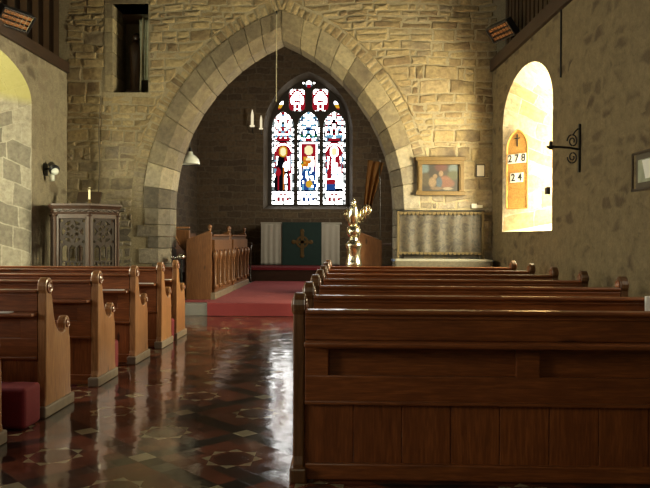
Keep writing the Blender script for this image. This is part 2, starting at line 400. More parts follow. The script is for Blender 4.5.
# ------------------------------------------------------------------ camera
F_PX = 704.0
yaw = math.atan(23/F_PX); pit = math.atan(7/F_PX); roll = math.radians(.25)
Fv = Vector((-math.sin(yaw)*math.cos(pit), math.cos(yaw)*math.cos(pit), -math.sin(pit)))
R0 = Vector((math.cos(yaw), math.sin(yaw), 0)); U0 = R0.cross(Fv)
Rv = R0*math.cos(roll) + U0*math.sin(roll); Uv = U0*math.cos(roll) - R0*math.sin(roll)
cam = bpy.data.cameras.new('camera'); co = bpy.data.objects.new('camera', cam); COL.objects.link(co)
cam.sensor_width = 36; cam.lens = 36*F_PX/650; cam.clip_start = .05
mw = Matrix(((Rv.x, Uv.x, -Fv.x, 0), (Rv.y, Uv.y, -Fv.y, 0), (Rv.z, Uv.z, -Fv.z, 1.35), (0,0,0,1)))
co.matrix_world = mw
S.camera = co

# ------------------------------------------------------------------ the shell
YA = 12.5                      # west face of the chancel arch wall
XL = -5.05
KR = .054
def XR(y): return 2.53 + KR*(YA - y)
ZP = 4.28                      # underside of the wall plates
YW = -3.0

f = MB(); f.add([(XL-.8, YW-.1, 0), (4.3, YW-.1, 0), (4.3, 21.6, 0), (XL-.8, 21.6, 0)], [(0,1,2,3)])
struct(f.build('floor', M['tiles']))

def arch(c, a, spring, rise, base, n=14, rnd=False):
    """pointed (or round) arch outline from bottom left, over the head, to bottom right: list of (u, z)"""
    pts = [(c-a, base)]
    if rnd:
        for i in range(2*n+1):
            t = PI - PI*i/(2*n); pts.append((c+a*math.cos(t), spring+rise*math.sin(t)))
    else:
        r = (a*a + rise*rise)/(2*a); t1 = math.asin(min(1, rise/r))
        if rise < a: t1 = math.asin(rise/r)
        for i in range(n+1):
            t = t1*i/n; pts.append((c-a+r-r*math.cos(t), spring+r*math.sin(t)))
        for i in range(n-1, -1, -1):
            t = t1*i/n; pts.append((c+a-r+r*math.cos(t), spring+r*math.sin(t)))
    pts.append((c+a, base))
    return pts
def poly_mesh(pts3, uvs=None):
    m = MB(); m.add(pts3, [tuple(range(len(pts3)))]); m.uv = uvs; return m

Mleft = Matrix(((0,0,-1,XL),(1,0,0,0),(0,1,0,0),(0,0,0,1)))        # local (Y, Z, depth outwards)
kk = math.sqrt(1+KR*KR)
def right_map(y, z, d): return Vector((XR(y)+d, y, z))
Mright = Matrix(((-KR,0,1,2.53+KR*YA),(1,0,0,0),(0,1,0,0),(0,0,0,1)))

def embrasure(side, inner, outer, depth, rev_mat, pane_mat_, idx, frame_mat):
    mp = (lambda y, z, d: Vector((XL-d, y, z))) if side == 'left' else right_map
    m = MB(); n = len(inner); per = 0; uvs = []
    vs = [mp(y, z, 0) for y, z in inner] + [mp(y, z, depth) for y, z in outer]
    fs = []; cum = [0]
    for i in range(n):
        a = inner[i]; b = inner[(i+1) % n]; cum.append(cum[-1] + math.dist(a, b))
    for i in range(n):
        j = (i+1) % n; fs.append((i, j, n+j, n+i))
        v0, v1 = cum[i], cum[i+1]
        dd = math.hypot(depth, math.dist(inner[i], outer[i]))
        uvs += [(0, v0), (0, v1), (dd, v1), (dd, v0)]
    m.add(vs, fs); m.uv = uvs
    w = m.build('window_%d' % idx, rev_mat); struct(w)
    ps = [mp(y, z, depth) for y, z in outer]
    g = poly_mesh(ps, [(y, z) for y, z in outer]).build('glass', pane_mat_, w)
    fr = MB()
    for i in range(n):
        j = (i+1) % n; fr.tube([mp(*outer[i], depth-.02), mp(*outer[j], depth-.02)], .03, 6)
    fr.build('frame', frame_mat, w)
    return w

holesL = []; holesR = []
# left wall: the seen window and two unseen ones added to light the nave
in1 = arch(9.55, 1.53, 3.46, .62, .55, 12, True); out1 = arch(9.2, .8, 2.9, .55, .95, 12, True)
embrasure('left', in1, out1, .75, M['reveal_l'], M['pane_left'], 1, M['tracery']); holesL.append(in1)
for i, y in enumerate((1.2, 5.6)):
    a = arch(y, 1.1, 3.0, .7, 1.4, 12, True); b = arch(y, .75, 2.8, .5, 1.6, 12, True)
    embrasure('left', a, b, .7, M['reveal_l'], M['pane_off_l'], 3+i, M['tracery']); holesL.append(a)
# right wall: the bright window and an unseen one added to light the pews
in2 = arch(10.62, 1.2, 3.2, .72, 1.45, 12, True); out2 = arch(10.35, .66, 2.75, .55, 1.6, 12, True)
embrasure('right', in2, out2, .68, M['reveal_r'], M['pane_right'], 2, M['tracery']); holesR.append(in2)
for i, y in enumerate((4.3,)):
    a = arch(y, 1.0, 3.2, .7, 1.4, 12, True); b = arch(y, .65, 2.9, .5, 1.6, 12, True)
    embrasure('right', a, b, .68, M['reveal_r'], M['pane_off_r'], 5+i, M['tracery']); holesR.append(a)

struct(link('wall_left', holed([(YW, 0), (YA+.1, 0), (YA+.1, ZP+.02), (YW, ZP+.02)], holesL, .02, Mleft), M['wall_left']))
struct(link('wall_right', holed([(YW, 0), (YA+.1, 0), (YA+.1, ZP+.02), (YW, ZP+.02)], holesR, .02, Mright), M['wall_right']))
# west wall with an unseen window added to light the arch wall
Mwest = Matrix(((1,0,0,0),(0,0,-1,YW),(0,1,0,0),(0,0,0,1)))
ww = arch(-1.1, 1.3, 4.6, 1.6, 2.9, 12)
struct(link('wall_west', holed([(4.3, 0), (4.4, 0), (4.4, 9.2), (XL-.8, 9.2), (XL-.8, 0)], [ww], .05, Mwest), M['mortar']))
w7 = poly_mesh([(x, YW-.04, z) for x, z in ww], [(x, z) for x, z in ww]).build('window_7', M['pane_unseen_west']); struct(w7)

# roof
rf = MB(); ridge = (-1.1, 9.0)
for xa, xb in ((XL-.75, None), (None, 4.2)):
    pass
rf.add([(XL-.75, YW-.2, ZP+1.5), (XL-.75, 13.2, ZP+1.5), (ridge[0], 13.2, ridge[1]), (ridge[0], YW-.2, ridge[1])], [(0,1,2,3)])
rf.add([(4.3, YW-.2, ZP+.15), (4.3, 13.2, ZP+.15), (ridge[0], 13.2, ridge[1]), (ridge[0], YW-.2, ridge[1])], [(0,1,2,3)])
ceil = rf.build('ceiling', M['roof']); struct(ceil)
lg = MB(); lg.box(XL-.76, XL-.72, YW-.2, 13.2, ZP, ZP+1.55)
lg.box(XL-.75, XL+.02, YW, YA, ZP+.0, ZP+.03); lg.add([right_map(y, z, d) for y in (YW, YA) for z in (ZP, ZP+.03) for d in (.03, 1.7)], [(0,1,3,2),(4,6,7,5),(0,2,6,4),(1,5,7,3),(0,4,5,1),(2,3,7,6)]); lg.build('wall_top', M['roof'], ceil)

pl = MB(); pl.box(XL-.16, XL+.05, YW, YA-.01, ZP-.02, ZP+.17); struct(pl.build('trim_1', M['beam'], bevel=.01))
pr = MB()
pr.add([right_map(y, z, d) for y in (YW, YA-.02) for z in (ZP-.02, ZP+.18) for d in (-.06, .2)], [(0,1,3,2),(4,6,7,5),(0,2,6,4),(1,5,7,3),(0,4,5,1),(2,3,7,6)])
struct(pr.build('trim_2', M['beam'], bevel=.01))
# upright ashlar posts behind the plates
for i in range(9):
    y = 12.38 - i*.42
    b = MB(); b.box(XL-.30, XL-.14, y-.13, y+.1, ZP+.1, ZP+1.75); b.build('ashlar_post', M['dark_z'], ceil)
bk = MB(); bk.box(XL-.5, XL-.46, 8.5, YA, ZP+.5, ZP+1.75).box(XL-.52, XL-.44, 8.5, YA, ZP+.02, ZP+.5); bk.build('plaster_panel', M['plaster'], ceil)
for i in range(12):
    y = 12.3 - i*.2
    b = MB(); x = XR(y); b.box(x+.18, x+.24, y-.085, y+.085, ZP+.1, ZP+1.3); b.build('roof_board', M['dark_z'], ceil)

# ------------------------------------------------------------------ chancel arch wall
AX, AA, AR, AS = -1.20, 2.02, 3.3, 1.85          # centre, half width, radius, springing
CH, DEP = .17, .62                                # chamfer, wall thickness
def arch_pt(side, th, off=0.0):
    """point on the intrados offset outwards by off; th is measured from the springing"""
    r = AR + off
    return (AX + side*(AA - AR) + side*r*math.cos(th), AS + r*math.sin(th))
T_AP = math.acos((AR-AA)/AR)
def t_apex(off): return math.acos((AR-AA)/(AR+off))
def outline_arch(off, n=20, base=-.02):
    pts = [(AX-AA-off, base)]
    ta = t_apex(off)
    pts += [arch_pt(-1, ta*i/n, off) for i in range(n+1)]
    pts += [arch_pt(1, ta*i/n, off) for i in range(n-1, -1, -1)]
    pts.append((AX+AA+off, base))
    return pts
Mfront = Matrix(((1,0,0,0),(0,0,1,0),(0,1,0,0),(0,0,0,1)))     # local (X, Z, depth along +Y)
OPX0, OPX1, OPZ0, OPZ1 = -4.27, -3.58, 3.92, 5.5
opening = [(OPX0, OPZ0), (OPX1, OPZ0), (OPX1, OPZ1), (OPX0, OPZ1)]
Mw = Matrix.Translation((0, YA, 0)) @ Mfront
wall_e = struct(link('wall_east', holed([(XL-.8, -.02), (4.4, -.02), (4.4, 9.2), (XL-.8, 9.2)], [outline_arch(.2), opening], DEP-.02, Mw), M['mortar']))

def push(x, z, w):
    sd = 1 if x >= AX else -1
    if z <= AS:
        d = abs(x-AX) - AA
        if d < w: return (AX+sd*(AA+w), z), True
        return (x, z), False
    cx = AX + sd*(AA-AR); dx, dz = x-cx, z-AS; d = math.hypot(dx, dz)
    if d - AR < w:
        k = (AR+w)/d
        return (cx+dx*k, AS+dz*k), True
    return (x, z), False
def stone(m, pts, p, y0=YA, ins=.012, jit=.006):
    """one rough block: outline at the mortar, an inset face standing out by p"""
    n = len(pts); cx = sum(q[0] for q in pts)/n; cz = sum(q[1] for q in pts)/n
    vs = []; 
    for x, z in pts: vs.append((x, y0+.004, z))
    for x, z in pts:
        d = math.hypot(x-cx, z-cz) + 1e-6; k = max(.3, 1-ins/d)
        vs.append((cx+(x-cx)*k+random.uniform(-jit, jit), y0-p+random.uniform(-jit, jit)*.8, cz+(z-cz)*k+random.uniform(-jit, jit)))
    vs.append((cx, y0-p-random.uniform(0, .012), cz))
    fs = [(i, (i+1) % n, n+(i+1) % n, n+i) for i in range(n)] + [(n+i, n+(i+1) % n, 2*n) for i in range(n)]
    m.add(vs, fs)
rub = MB(); z = 0.0
W_RING = .66
while z < 6.3:
    h = random.choice((.08, .1, .12, .14, .16, .19, .22, .25)); x = XL + random.uniform(-.3, 0); ph = random.uniform(0, 6)
    while x < 2.6:
        w = random.choice((random.uniform(.12, .28), random.uniform(.2, .5), random.uniform(.3, .6))) if h > .1 else random.uniform(.12, .45)
        x0, x1 = x + .009, x + w - .009; z0, z1 = z + .008, z + h - .008
        x += w
        # split tall courses sometimes
        parts = [(x0, x1, z0, z1)]
        if h > .2 and random.random() < .3:
            zm = z0 + (z1-z0)*random.uniform(.4, .6); parts = [(x0, x1, z0, zm-.008), (x0, x1, zm+.008, z1)]
        for a0, a1, b0, b1 in parts:
            a0, a1 = max(a0, XL), min(a1, 2.6)
            if a1-a0 < .06: continue
            if a1 > OPX0-.1 and a0 < OPX1+.02 and b1 > OPZ0-.05 and b0 < OPZ1+.14:
                if a0 < OPX0-.1: a1 = OPX0-.11
                elif a1 > OPX1+.03: a0 = OPX1+.03
                else: continue
                if a1-a0 < .05: continue
            pts = []; ns = max(2, int((a1-a0)/.12))
            for k in range(ns): pts.append((a0+(a1-a0)*k/ns, b0+random.uniform(-.008, .01)))
            pts += [(a1+random.uniform(-.008, .004), b0+.01), (a1+random.uniform(-.01, .006), (b0+b1)/2)]
            for k in range(ns): pts.append((a1-(a1-a0)*k/ns, b1+random.uniform(-.01, .008)))
            pts += [(a0+random.uniform(-.004, .01), b1-.01), (a0+random.uniform(-.006, .01), (b0+b1)/2)]
            rx, rz = random.uniform(-.022, .022), random.uniform(-.05, .05); xm, zm = (a0+a1)/2, (b0+b1)/2
            pts = [(px+random.uniform(-.009, .009), pz+.022*math.sin(px*1.9+z*1.3)+.012*math.sin(px*4.3+z*5)+rz*(px-xm)+random.uniform(-.007, .007)) for px, pz in pts]
            q = [push(px, pz, W_RING) for px, pz in pts]
            if sum(1 for s_ in q if s_[1]) > .75*len(q): continue
            stone(rub, [s_[0] for s_ in q], random.uniform(.0, .022), ins=.02)
    z += h
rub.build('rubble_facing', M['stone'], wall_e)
# thin outer ring of packing stones round the arch
thin = MB()
for sd in (-1, 1):
    th = .0
    while th < t_apex(.5):
        d = random.uniform(.07, .15)/(AR+.5); t0, t1 = th+.003, min(th+d-.003, t_apex(.5)); th += d
        o0, o1 = .455, .45+random.uniform(.15, .23)
        if t1-t0 < .006: continue
        pts = [arch_pt(sd, t0, o0), arch_pt(sd, t1, o0), arch_pt(sd, t1, o1), arch_pt(sd, t0, o1)]
        if sd < 0: pts = pts[::-1]
        stone(thin, pts, random.uniform(.003, .014), jit=.004)
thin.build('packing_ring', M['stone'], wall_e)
# the dressed arch stones
vou = MB()
prof = [(.45, -.022), (CH, -.022), (0, CH-.02), (0, DEP), (.45, DEP)]      # (outward, depth)
def block(p0, p1, out=.45):
    pr_ = [(out if o == .45 else o, d) for o, d in prof]; n = len(pr_)
    j = random.uniform(-.006, .006)
    vs = []
    for P in (p0, p1):
        for o, d in pr_:
            x, z_ = P(o); vs.append((x, YA+d+(j if d < 0 else 0), z_))
    fs = [tuple(range(n)), tuple(range(2*n-1, n-1, -1))] + [(i, n+i, n+(i+1) % n, (i+1) % n) for i in range(n)]
    vou.add(vs, fs)
for sd in (-1, 1):
    zc = 0.0
    lengths = [q*AS/1.76 for q in (.3, .22, .3, .26, .2, .2, .28)]
    for i, hh in enumerate(lengths):
        z0, z1 = zc+.004, zc+hh-.004; zc += hh
        if z1 > AS: z1 = AS-.004
        out = (.33, .5, .28, .52, .36, .55, .42)[i]
        block(lambda o, z0=z0: (AX+sd*(AA+o), z0), lambda o, z1=z1: (AX+sd*(AA+o), z1), out)
    th = 0.0; k = 0; tot = T_AP
    segs = [random.uniform(.8, 1.25) for _ in range(11)]; ss = sum(segs)
    for g in segs:
        t0 = th + .0012; t1 = th + tot*g/ss - .0012; th += tot*g/ss
        def P(o, t=None): 
            return arch_pt(sd, t*t_apex(o)/T_AP, o)
        block(lambda o, t=t0: P(o, t), lambda o, t=t1: P(o, t), .45)
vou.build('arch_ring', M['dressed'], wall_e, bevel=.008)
# rood-loft doorway in the wall
dj = MB()
def lp(x0, x1, z0, z1, y0=YA-.015, y1=YA+.55): dj.box(x0, x1, y0, y1, z0, z1)
zc = OPZ0
while zc < OPZ1:
    hh = random.uniform(.22, .42); lp(OPX0-.1, OPX0+.05, zc+.004, min(zc+hh, OPZ1)-.004); zc += hh
lp(OPX0-.1, OPX1+.02, OPZ1, OPZ1+.13)
dj.build('door_jamb', M['dressed'], wall_e, bevel=.006)
nb = MB(); nb.box(OPX0-.1, OPX1+.1, YA+1.2, YA+1.25, OPZ0-.3, OPZ1+.2).box(OPX0-.15, OPX0-.1, YA+.55, YA+1.25, OPZ0-.2, OPZ1+.2).box(OPX1+.05, OPX1+.1, YA+.55, YA+1.25, OPZ0-.2, OPZ1+.2).box(OPX0-.15, OPX1+.1, YA+.1, YA+1.25, OPZ0-.2, OPZ0).box(OPX0-.15, OPX1+.1, YA+.5, YA+1.25, OPZ1+.0, OPZ1+.2)
nb.build('loft_recess', M['mortar'], wall_e)

# ------------------------------------------------------------------ chancel
CX0, CX1, YE = -4.43, 1.95, 20.5
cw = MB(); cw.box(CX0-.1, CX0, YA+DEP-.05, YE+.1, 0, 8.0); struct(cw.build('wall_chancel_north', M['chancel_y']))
MchS = Matrix(((0,0,1,CX1),(1,0,0,0),(0,1,0,0),(0,0,0,1)))
cwin = arch(16.2, .6, 3.6, .61, 2.0, 8)
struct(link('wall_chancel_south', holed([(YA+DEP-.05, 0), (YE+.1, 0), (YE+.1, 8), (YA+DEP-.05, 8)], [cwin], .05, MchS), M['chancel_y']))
struct(poly_mesh([(CX1+.04, y, z) for y, z in cwin], [(y, z) for y, z in cwin]).build('window_9', M['pane_unseen_chancel']))  # unseen side window, added to light the chancel
cr = MB(); cr.add([(CX0-.1, 12.9, 8), (CX0-.1, 20.9, 8), (-1.2, 20.9, 9), (-1.2, 12.9, 9), (CX1+.1, 20.9, 8), (CX1+.1, 12.9, 8)], [(0,1,2,3), (3,2,4,5)])
struct(cr.build('ceiling_chancel', M['roof']))
# east wall with window
WX, WA, WS, WR = -1.18, 1.2, 4.42, 1.62
wop = arch(WX, WA+.1, WS, WR+.12, 2.16, 14)
MwE = Matrix.Translation((0, YE, 0)) @ Mfront
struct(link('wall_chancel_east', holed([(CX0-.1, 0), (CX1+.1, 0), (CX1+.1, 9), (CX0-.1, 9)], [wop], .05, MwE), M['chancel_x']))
win = arch(WX, WA-.02, WS, WR-.02, 2.28, 14)
rv = MB(); n = len(wop); cum = 0; uvs = []
rv.add([(x, YE, z) for x, z in wop] + [(x, YE+.34, z) for x, z in win], [(i, (i+1) % n, n+(i+1) % n, n+i) for i in range(n)])
for i in range(n):
    d = math.dist(wop[i], wop[(i+1) % n]); uvs += [(0, cum), (0, cum+d), (.36, cum+d), (.36, cum)]; cum += d
rv.uv = uvs
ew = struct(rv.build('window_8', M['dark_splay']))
LC = [WX-.76, WX, WX+.76]
lanc = [arch(c, .325, 4.6, .46, 2.32, 10) for c in LC]
def dagger(c):
    out = []
    for i in range(24):
        t = 2*PI*i/24
        r = .265*(1+.13*math.cos(4*t+PI)) if True else 0
        out.append((c+r*math.cos(t)*1.0, 5.4+r*1.36*math.sin(t)))
    return out
def disc(cx, cz, r, sx=1, sz=1, rot=0, n=14):
    return [(cx + sx*r*math.cos(2*PI*i/n)*math.cos(rot) - sz*r*math.sin(2*PI*i/n)*math.sin(rot), cz + sx*r*math.cos(2*PI*i/n)*math.sin(rot) + sz*r*math.sin(2*PI*i/n)*math.cos(rot)) for i in range(n)]
dag = [dagger(WX-.345), dagger(WX+.345)]
small = [disc(WX, 5.86, .1, .9, 1.2), disc(WX-.155, 5.9, .035), disc(WX+.155, 5.9, .035), disc(WX-.83, 5.24, .13, .45, 1.15, -.45), disc(WX+.83, 5.24, .13, .45, 1.15, .45)]
struct(ew)
fr = link('tracery', holed(arch(WX, WA+.06, WS, WR+.06, 2.2, 14), lanc+dag+small, .14, Matrix.Translation((0, YE+.3, 0)) @ Mfront), M['tracery'], ew)

W_, R_, B_, L_, Y_, K_, G_, F_, O_, D_ = (.43,.43,.41), (.018,.0005,.001), (.0009,.0035,.014), (.009,.023,.033), (.038,.021,.0012), (.0002,.0002,.0003), (.0012,.0085,.0035), (.056,.05,.027), (.032,.0085,.0008), (.012,.014,.014)
def h2(a, b, s=0):
    v = math.sin(a*127.1 + b*311.7 + s*74.7)*43758.5453; return v - math.floor(v)
def ell(u, z, cu, cz, ru, rz): return ((u-cu)/ru)**2 + ((z-cz)/rz)**2 < 1
def light_col(k, x, z):
    """colour of the glass in light k at x (m from its centre) and z (m above its sill)"""
    u = x/.325
    ci, cj = math.floor(x/.045), math.floor(z/.07)
    if abs(z-.40) < .014 or abs(z-1.86) < .012: return K_
    if abs(u) > .8:
        return K_ if abs((z % .2)-.1) < .012 else (W_ if h2(ci, cj, k) > .5 else D_)
    if z < .4:
        if .1 < z < .21 and abs(((u*2.4+.5) % 1)-.5) < .33: return (R_, B_, R_)[k] if abs(u) < .62 else K_
        if .25 < z < .31 and abs(abs(u)-.2) < .11: return (R_, L_, R_)[k]
        return W_ if h2(ci, cj, 12) > .22 else D_
    if z < 1.86:
        hc = 1.58
        if k == 1:
            if ell(u, z, 0, hc+.02, .4, .15): return F_
            if ell(u, z, 0, 1.3, .25, .1): return F_ if z > 1.3 else O_
            if z > 1.12 and z < 1.42 and abs(u) < .52: return (O_ if u < -.05 else W_) if h2(ci, cj, 3) > .2 else Y_
            if ell(u, z, -.52, 1.2, .2, .1): return Y_ if z < 1.2 else G_
            w = .5 + (1.15-z)*.5
            if z < 1.16 and z > .5 and abs(u) < min(w, .74):
                if ell(u, z, .05, .6, .3, .12): return Y_
                r = h2(ci, cj, 5); return B_ if r < .7 else (L_ if r < .85 else W_)
            if .5 < z < 1.8 and abs(u) < .7: return R_
            if z <= .5: return (L_ if h2(ci, cj, 2) > .5 else B_) if abs(u) < .7 else W_
            return W_
        sgn = -1 if k == 0 else 1
        cu = 0
        if ell(u, z, cu, hc-.02, .27, .12): return F_
        if ell(u, z, cu, hc-.02, .4, .16): return Y_ if k == 0 else W_
        rr = math.hypot((u-cu)*.325, z-(hc-.05))
        if .12 < rr < .235 and z > hc-.16: return R_
        if .235 <= rr < .275 and z > hc: return W_
        if z > 1.5 and abs(u) < .78: return R_ if rr < .32 else W_
        if abs(u) > .62 and z > .9: return R_ if h2(ci, cj, 15) > .4 else L_
        if k == 0:
            if abs(u-.05) < .05 and z < 1.1: return O_
            w = .42 + (1.4-z)*.5
            if abs(u+.04) < min(w, .76) and z < 1.42:
                if ell(u, z, .25, 1.12, .24, .14): return W_
                if ell(u, z, -.45, .95, .25, .12): return R_
                if u > .5: return R_
                if .12 < u < .4 and z < .9: return D_ if h2(ci, cj, 4) > .5 else W_
                return R_ if (-.5 < u < -.36 and z < 1.1) or (z > 1.25 and u > .1) else K_
            return W_
        w = .46 + (1.4-z)*.45
        if abs(u-.04) < min(w, .76) and z < 1.45:
            if z > 1.1 and u > .05: return R_ if not ell(u, z, .2, 1.15, .12, .1) else W_
            if u < -.25 and z > .75: return R_
            if z < .75 and u < .1 - (z-.42)*0 and u < .25: return B_ if z < .6 else R_
            if z < .48: return K_
            return W_ if h2(ci, cj, 7) > .08 else L_
        return W_
    # canopy work
    zz = z - 1.86
    if zz < .1 and abs(u) < .5: return R_ if k != 1 or abs(u) < .3 else W_
    if .12 < zz < .2 and abs(((u*2.5) % 1)-.5) < .3: return L_ if k != 1 else G_
    r = h2(math.floor(abs(x)/.05), cj, 9+k)
    if k == 1: return W_ if r < .42 else (L_ if r < .66 else (B_ if r < .83 else K_))
    return W_ if r < .42 else (R_ if r < .68 else (L_ if r < .8 else K_))
def dag_col(x, z):
    if abs(x) > .2: return R_
    r = h2(math.floor(abs(x)/.045), math.floor(z/.06), 31)
    e = (x/.22)**2 + (z/.3)**2
    if e > .75: return R_ if r < .85 else W_
    return W_ if r < .5 else (R_ if r < .78 else K_)
def pane(name, cx, z0, w, h, fn, res=.02):
    m = MB(); nx, nz = max(2, round(w/res)), max(2, round(h/res)); cols = []
    vs = [(cx-w/2+w*i/nx, YE+.40, z0+h*j/nz) for j in range(nz+1) for i in range(nx+1)]
    fs = []
    for j in range(nz):
        for i in range(nx):
            a = j*(nx+1)+i; fs.append((a, a+1, a+nx+2, a+nx+1)); cols.append(fn(-w/2+w*(i+.5)/nx, h*(j+.5)/nz))
    m.add(vs, fs); m.col = cols
    return m.build(name, M['stained'], ew)
for k, c in enumerate(LC): pane('lancet_glass', c, 2.30, .68, 2.8, lambda x, z, k=k: light_col(k, x, z-.02))
for c in (WX-.345, WX+.345): pane('tracery_glass', c, 5.0, .62, .8, lambda x, z: dag_col(x, z-.4))
pane('tracery_glass', WX, 5.72, .24, .28, lambda x, z: W_ if z > .16 else (R_ if abs(x) < .06 else L_), .03)
for sx in (-1, 1):
    pane('tracery_glass', WX+sx*.155, 5.85, .1, .1, lambda x, z: W_, .03)
    pane('tracery_glass', WX+sx*.83, 5.05, .32, .38, lambda x, z: R_ if z < .12 else (Y_ if z < .22 else W_), .03)

# steps and carpets
stp = MB(); stp.box(-3.35, 1.2, 11.88, 12.62, 0, .2).box(CX0, CX1, 12.6, 21, 0, .2)
struct(stp.build('floor_chancel', M['grey_stone'], bevel=.008))
stp2 = MB(); stp2.box(CX0, CX1, 17.95, 20.5, .2, .55); struct(stp2.build('floor_sanctuary', M['dark_x'], bevel=.01))
cp = MB()
cp.box(-2.38, .05, 11.862, 17.9, .202, .222).box(-2.385, .05, 11.86, 11.878, .003, .222).box(-3.1, -2.385, 12.15, 12.6, .202, .214)
tag(cp.build('carpet_runner', M['carpet'], bevel=.006), 'red carpet running over the chancel step towards the altar', 'carpet')
cp2 = MB(); cp2.box(-4.2, 1.7, 17.93, 19.2, .55, .57).box(-4.2, 1.7, 17.925, 17.945, .5, .57)
tag(cp2.build('altar_step_carpet', M['red'], bevel=.005), 'narrow red carpet edge on the dark step in front of the altar', 'carpet')

# ------------------------------------------------------------------ pews
def end_profile():
    p = [(0, 0), (0, .1), (.012, .14), (.012, .86)]
    for i in range(13):                                        # tall knob
        t = math.radians(215 - i*22.0); p.append((.072+.07*math.cos(t), .965+.075*math.sin(t)))
    p += [(.135, .885), (.142, .83), (.16, .75), (.19, .68), (.235, .625), (.285, .598), (.33, .597), (.362, .612)]
    for i in range(11):                                        # small knob
        t = math.radians(200 - i*24.0); p.append((.412+.052*math.cos(t), .655+.062*math.sin(t)))
    p += [(.452, .575), (.47, .53), (.478, .45), (.482, .14), (.495, .1), (.495, 0)]
    return p
def make_pew(sx, L, name, label, group, endm, plm):
    root = thing(name, label, 'pew', (0,0,0), 0, group)
    P = end_profile()
    for x0 in (0, L-.065):
        m = MB(); m.prism(P, lambda a, b, d: Vector((sx*d, a, b)), x0, x0+.065)
        e = m.build('bench_end', endm, root, bevel=.012, local=True, seg=3)
        for kc, kz, kr in ((.072, .965, .047), (.412, .655, .034)):
            for xx, dr in ((x0, -1), (x0+.065, 1)):
                Mx = Matrix.Translation((sx*xx, kc, kz)) @ Matrix.Rotation(dr*sx*PI/2, 4, 'Y')
                rd = MB(); rd.lathe([(kr, -.002), (kr, .006), (kr*.8, .011), (kr*.72, .006), (kr*.5, .006), (kr*.3, .014), (.002, .016)], (0,0,0), 14, Mx); rd.build('roundel', M['pew_z'], e, smooth=True, local=True)
        q = MB(); a0, a1 = sorted((sx*(x0-.016), sx*(x0+.081))); q.box(a0, a1, -.03, .525, 0, .085)
        q.build('plinth', plm, root, bevel=.012, local=True)
    def bx(x0, x1, y0, y1, z0, z1):
        a, b = sorted((sx*x0, sx*x1)); return MB().box(a, b, y0, y1, z0, z1)
    l, r = .066, L-.066
    bx(l, r, -.008, .085, .925, .95).build('top_rail', M['pew_x'], root, bevel=.01, local=True)
    m = bx(l, r, .015, .05, .785, .926); m.box(*sorted((sx*l, sx*r)), .005, .05, .9, .912)
    m.build('top_board', M['pew_x'], root, bevel=.004, local=True)
    bx(l, r, -.085, .05, .755, .783).build('book_ledge', M['pew_x'], root, bevel=.008, local=True)
    m = MB()
    for x0, x1 in ((l, l+.13), (L/2-.065, L/2+.065), (r-.13, r)):
        a, b = sorted((sx*x0, sx*x1)); m.box(a, b, .015, .05, .585, .756)
    a, b = sorted((sx*l, sx*r)); m.box(a, b, .014, .05, .44, .588); m.box(a, b, .014, .05, .735, .756); m.box(a, b, -.002, .04, .43, .45)
    m.build('back_frame', M['pew_x'], root, bevel=.005, local=True)
    bx(l, r, .055, .07, .58, .75).build('back_panel', M['pew_x'], root, local=True)
    m = MB(); x = l; k = 0
    while x < r-.01:
        w = min(.268, r-x); a, b = sorted((sx*(x+.0015), sx*(x+w-.0015))); m.box(a, b, .03+.002*(k % 2), .05, .1, .44); x += w; k += 1
    m.build('back_boarding', M['pew_z'], root, bevel=.004, local=True)
    bx(l, r, .008, .05, .015, .105).build('skirting', M['pew_x'], root, bevel=.008, local=True)
    bx(l, r, .05, .46, .42, .45).build('seat', M['pew_x'], root, bevel=.01, local=True)
    bx(l, r, .40, .425, .3, .42).build('seat_rail', M['pew_x'], root, bevel=.004, local=True)
    return root
ordn = ['nearest', 'second', 'third', 'fourth', 'fifth', 'sixth', 'seventh']
gr = 'pine pews beside the right wall'
pr0 = make_pew(1, 2.57, 'pew', '', gr, M['end_shade'], M['end_shade'])
labR = ['nearest pine pew on the right, its whole panelled back facing us'] + ['%s pew from the nearest in the right-hand row of pine pews' % o for o in ordn[1:6]] + ['farthest pew of the right-hand row, just before the side altar']
for i in range(7):
    o = pr0 if i == 0 else copy_tree(pr0)
    o.matrix_basis = Matrix.Translation((-.30, 3.85+.95*i, 0)); o['label'] = labR[i]
gl_ = 'pine pews beside the left wall'
LW = [4.0, 5.13, 6.22, 7.33, 8.38, 9.13]
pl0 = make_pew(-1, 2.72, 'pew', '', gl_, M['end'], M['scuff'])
labL = ['pine pew at the lower left edge, mostly cut off by the frame', 'pine pew on the left with the red hassock at its foot', 'third pew from the lower left corner, with a shaped pine end', 'fourth pew from the lower left corner, with a shaped pine end', 'second pew from the step in the left-hand row', 'front pew of the left-hand row, nearest the red carpet']
for i, y in enumerate(LW):
    o = pl0 if i == 0 else copy_tree(pl0)
    o.matrix_basis = Matrix.Translation((-2.235, y, 0)); o['label'] = labL[i]

# hassocks
def hassock(x, y, label, dp=.13):
    t = thing('hassock', label, 'kneeler', (x, y, 0), 0, 'red hassocks between the left pews')
    m = MB(); m.box(-.2, .2, -dp, dp, .0, .29); m.build('cushion', M['red'], t, bevel=.03, local=True, seg=4)
    e = MB()
    for a in range(4):
        e.ball((.05*math.cos(a*PI/2), 0, .03*0+.05*math.sin(a*PI/2)), .035, 8, (1, .25, 1))
    e.build('emblem', M['yellow'], t, local=True, smooth=True, M=Matrix.Translation((-.06, -dp+.002, .16)))
    return t
hassock(-2.43, 4.92, 'red hassock with yellow emblem on the floor at lower left')
hassock(-2.55, 7.03, 'dark red hassock in shadow between third and fourth pews from the lower left corner')
hassock(-2.45, 9.005, 'red hassock in the narrow gap before the front left pew', .085)

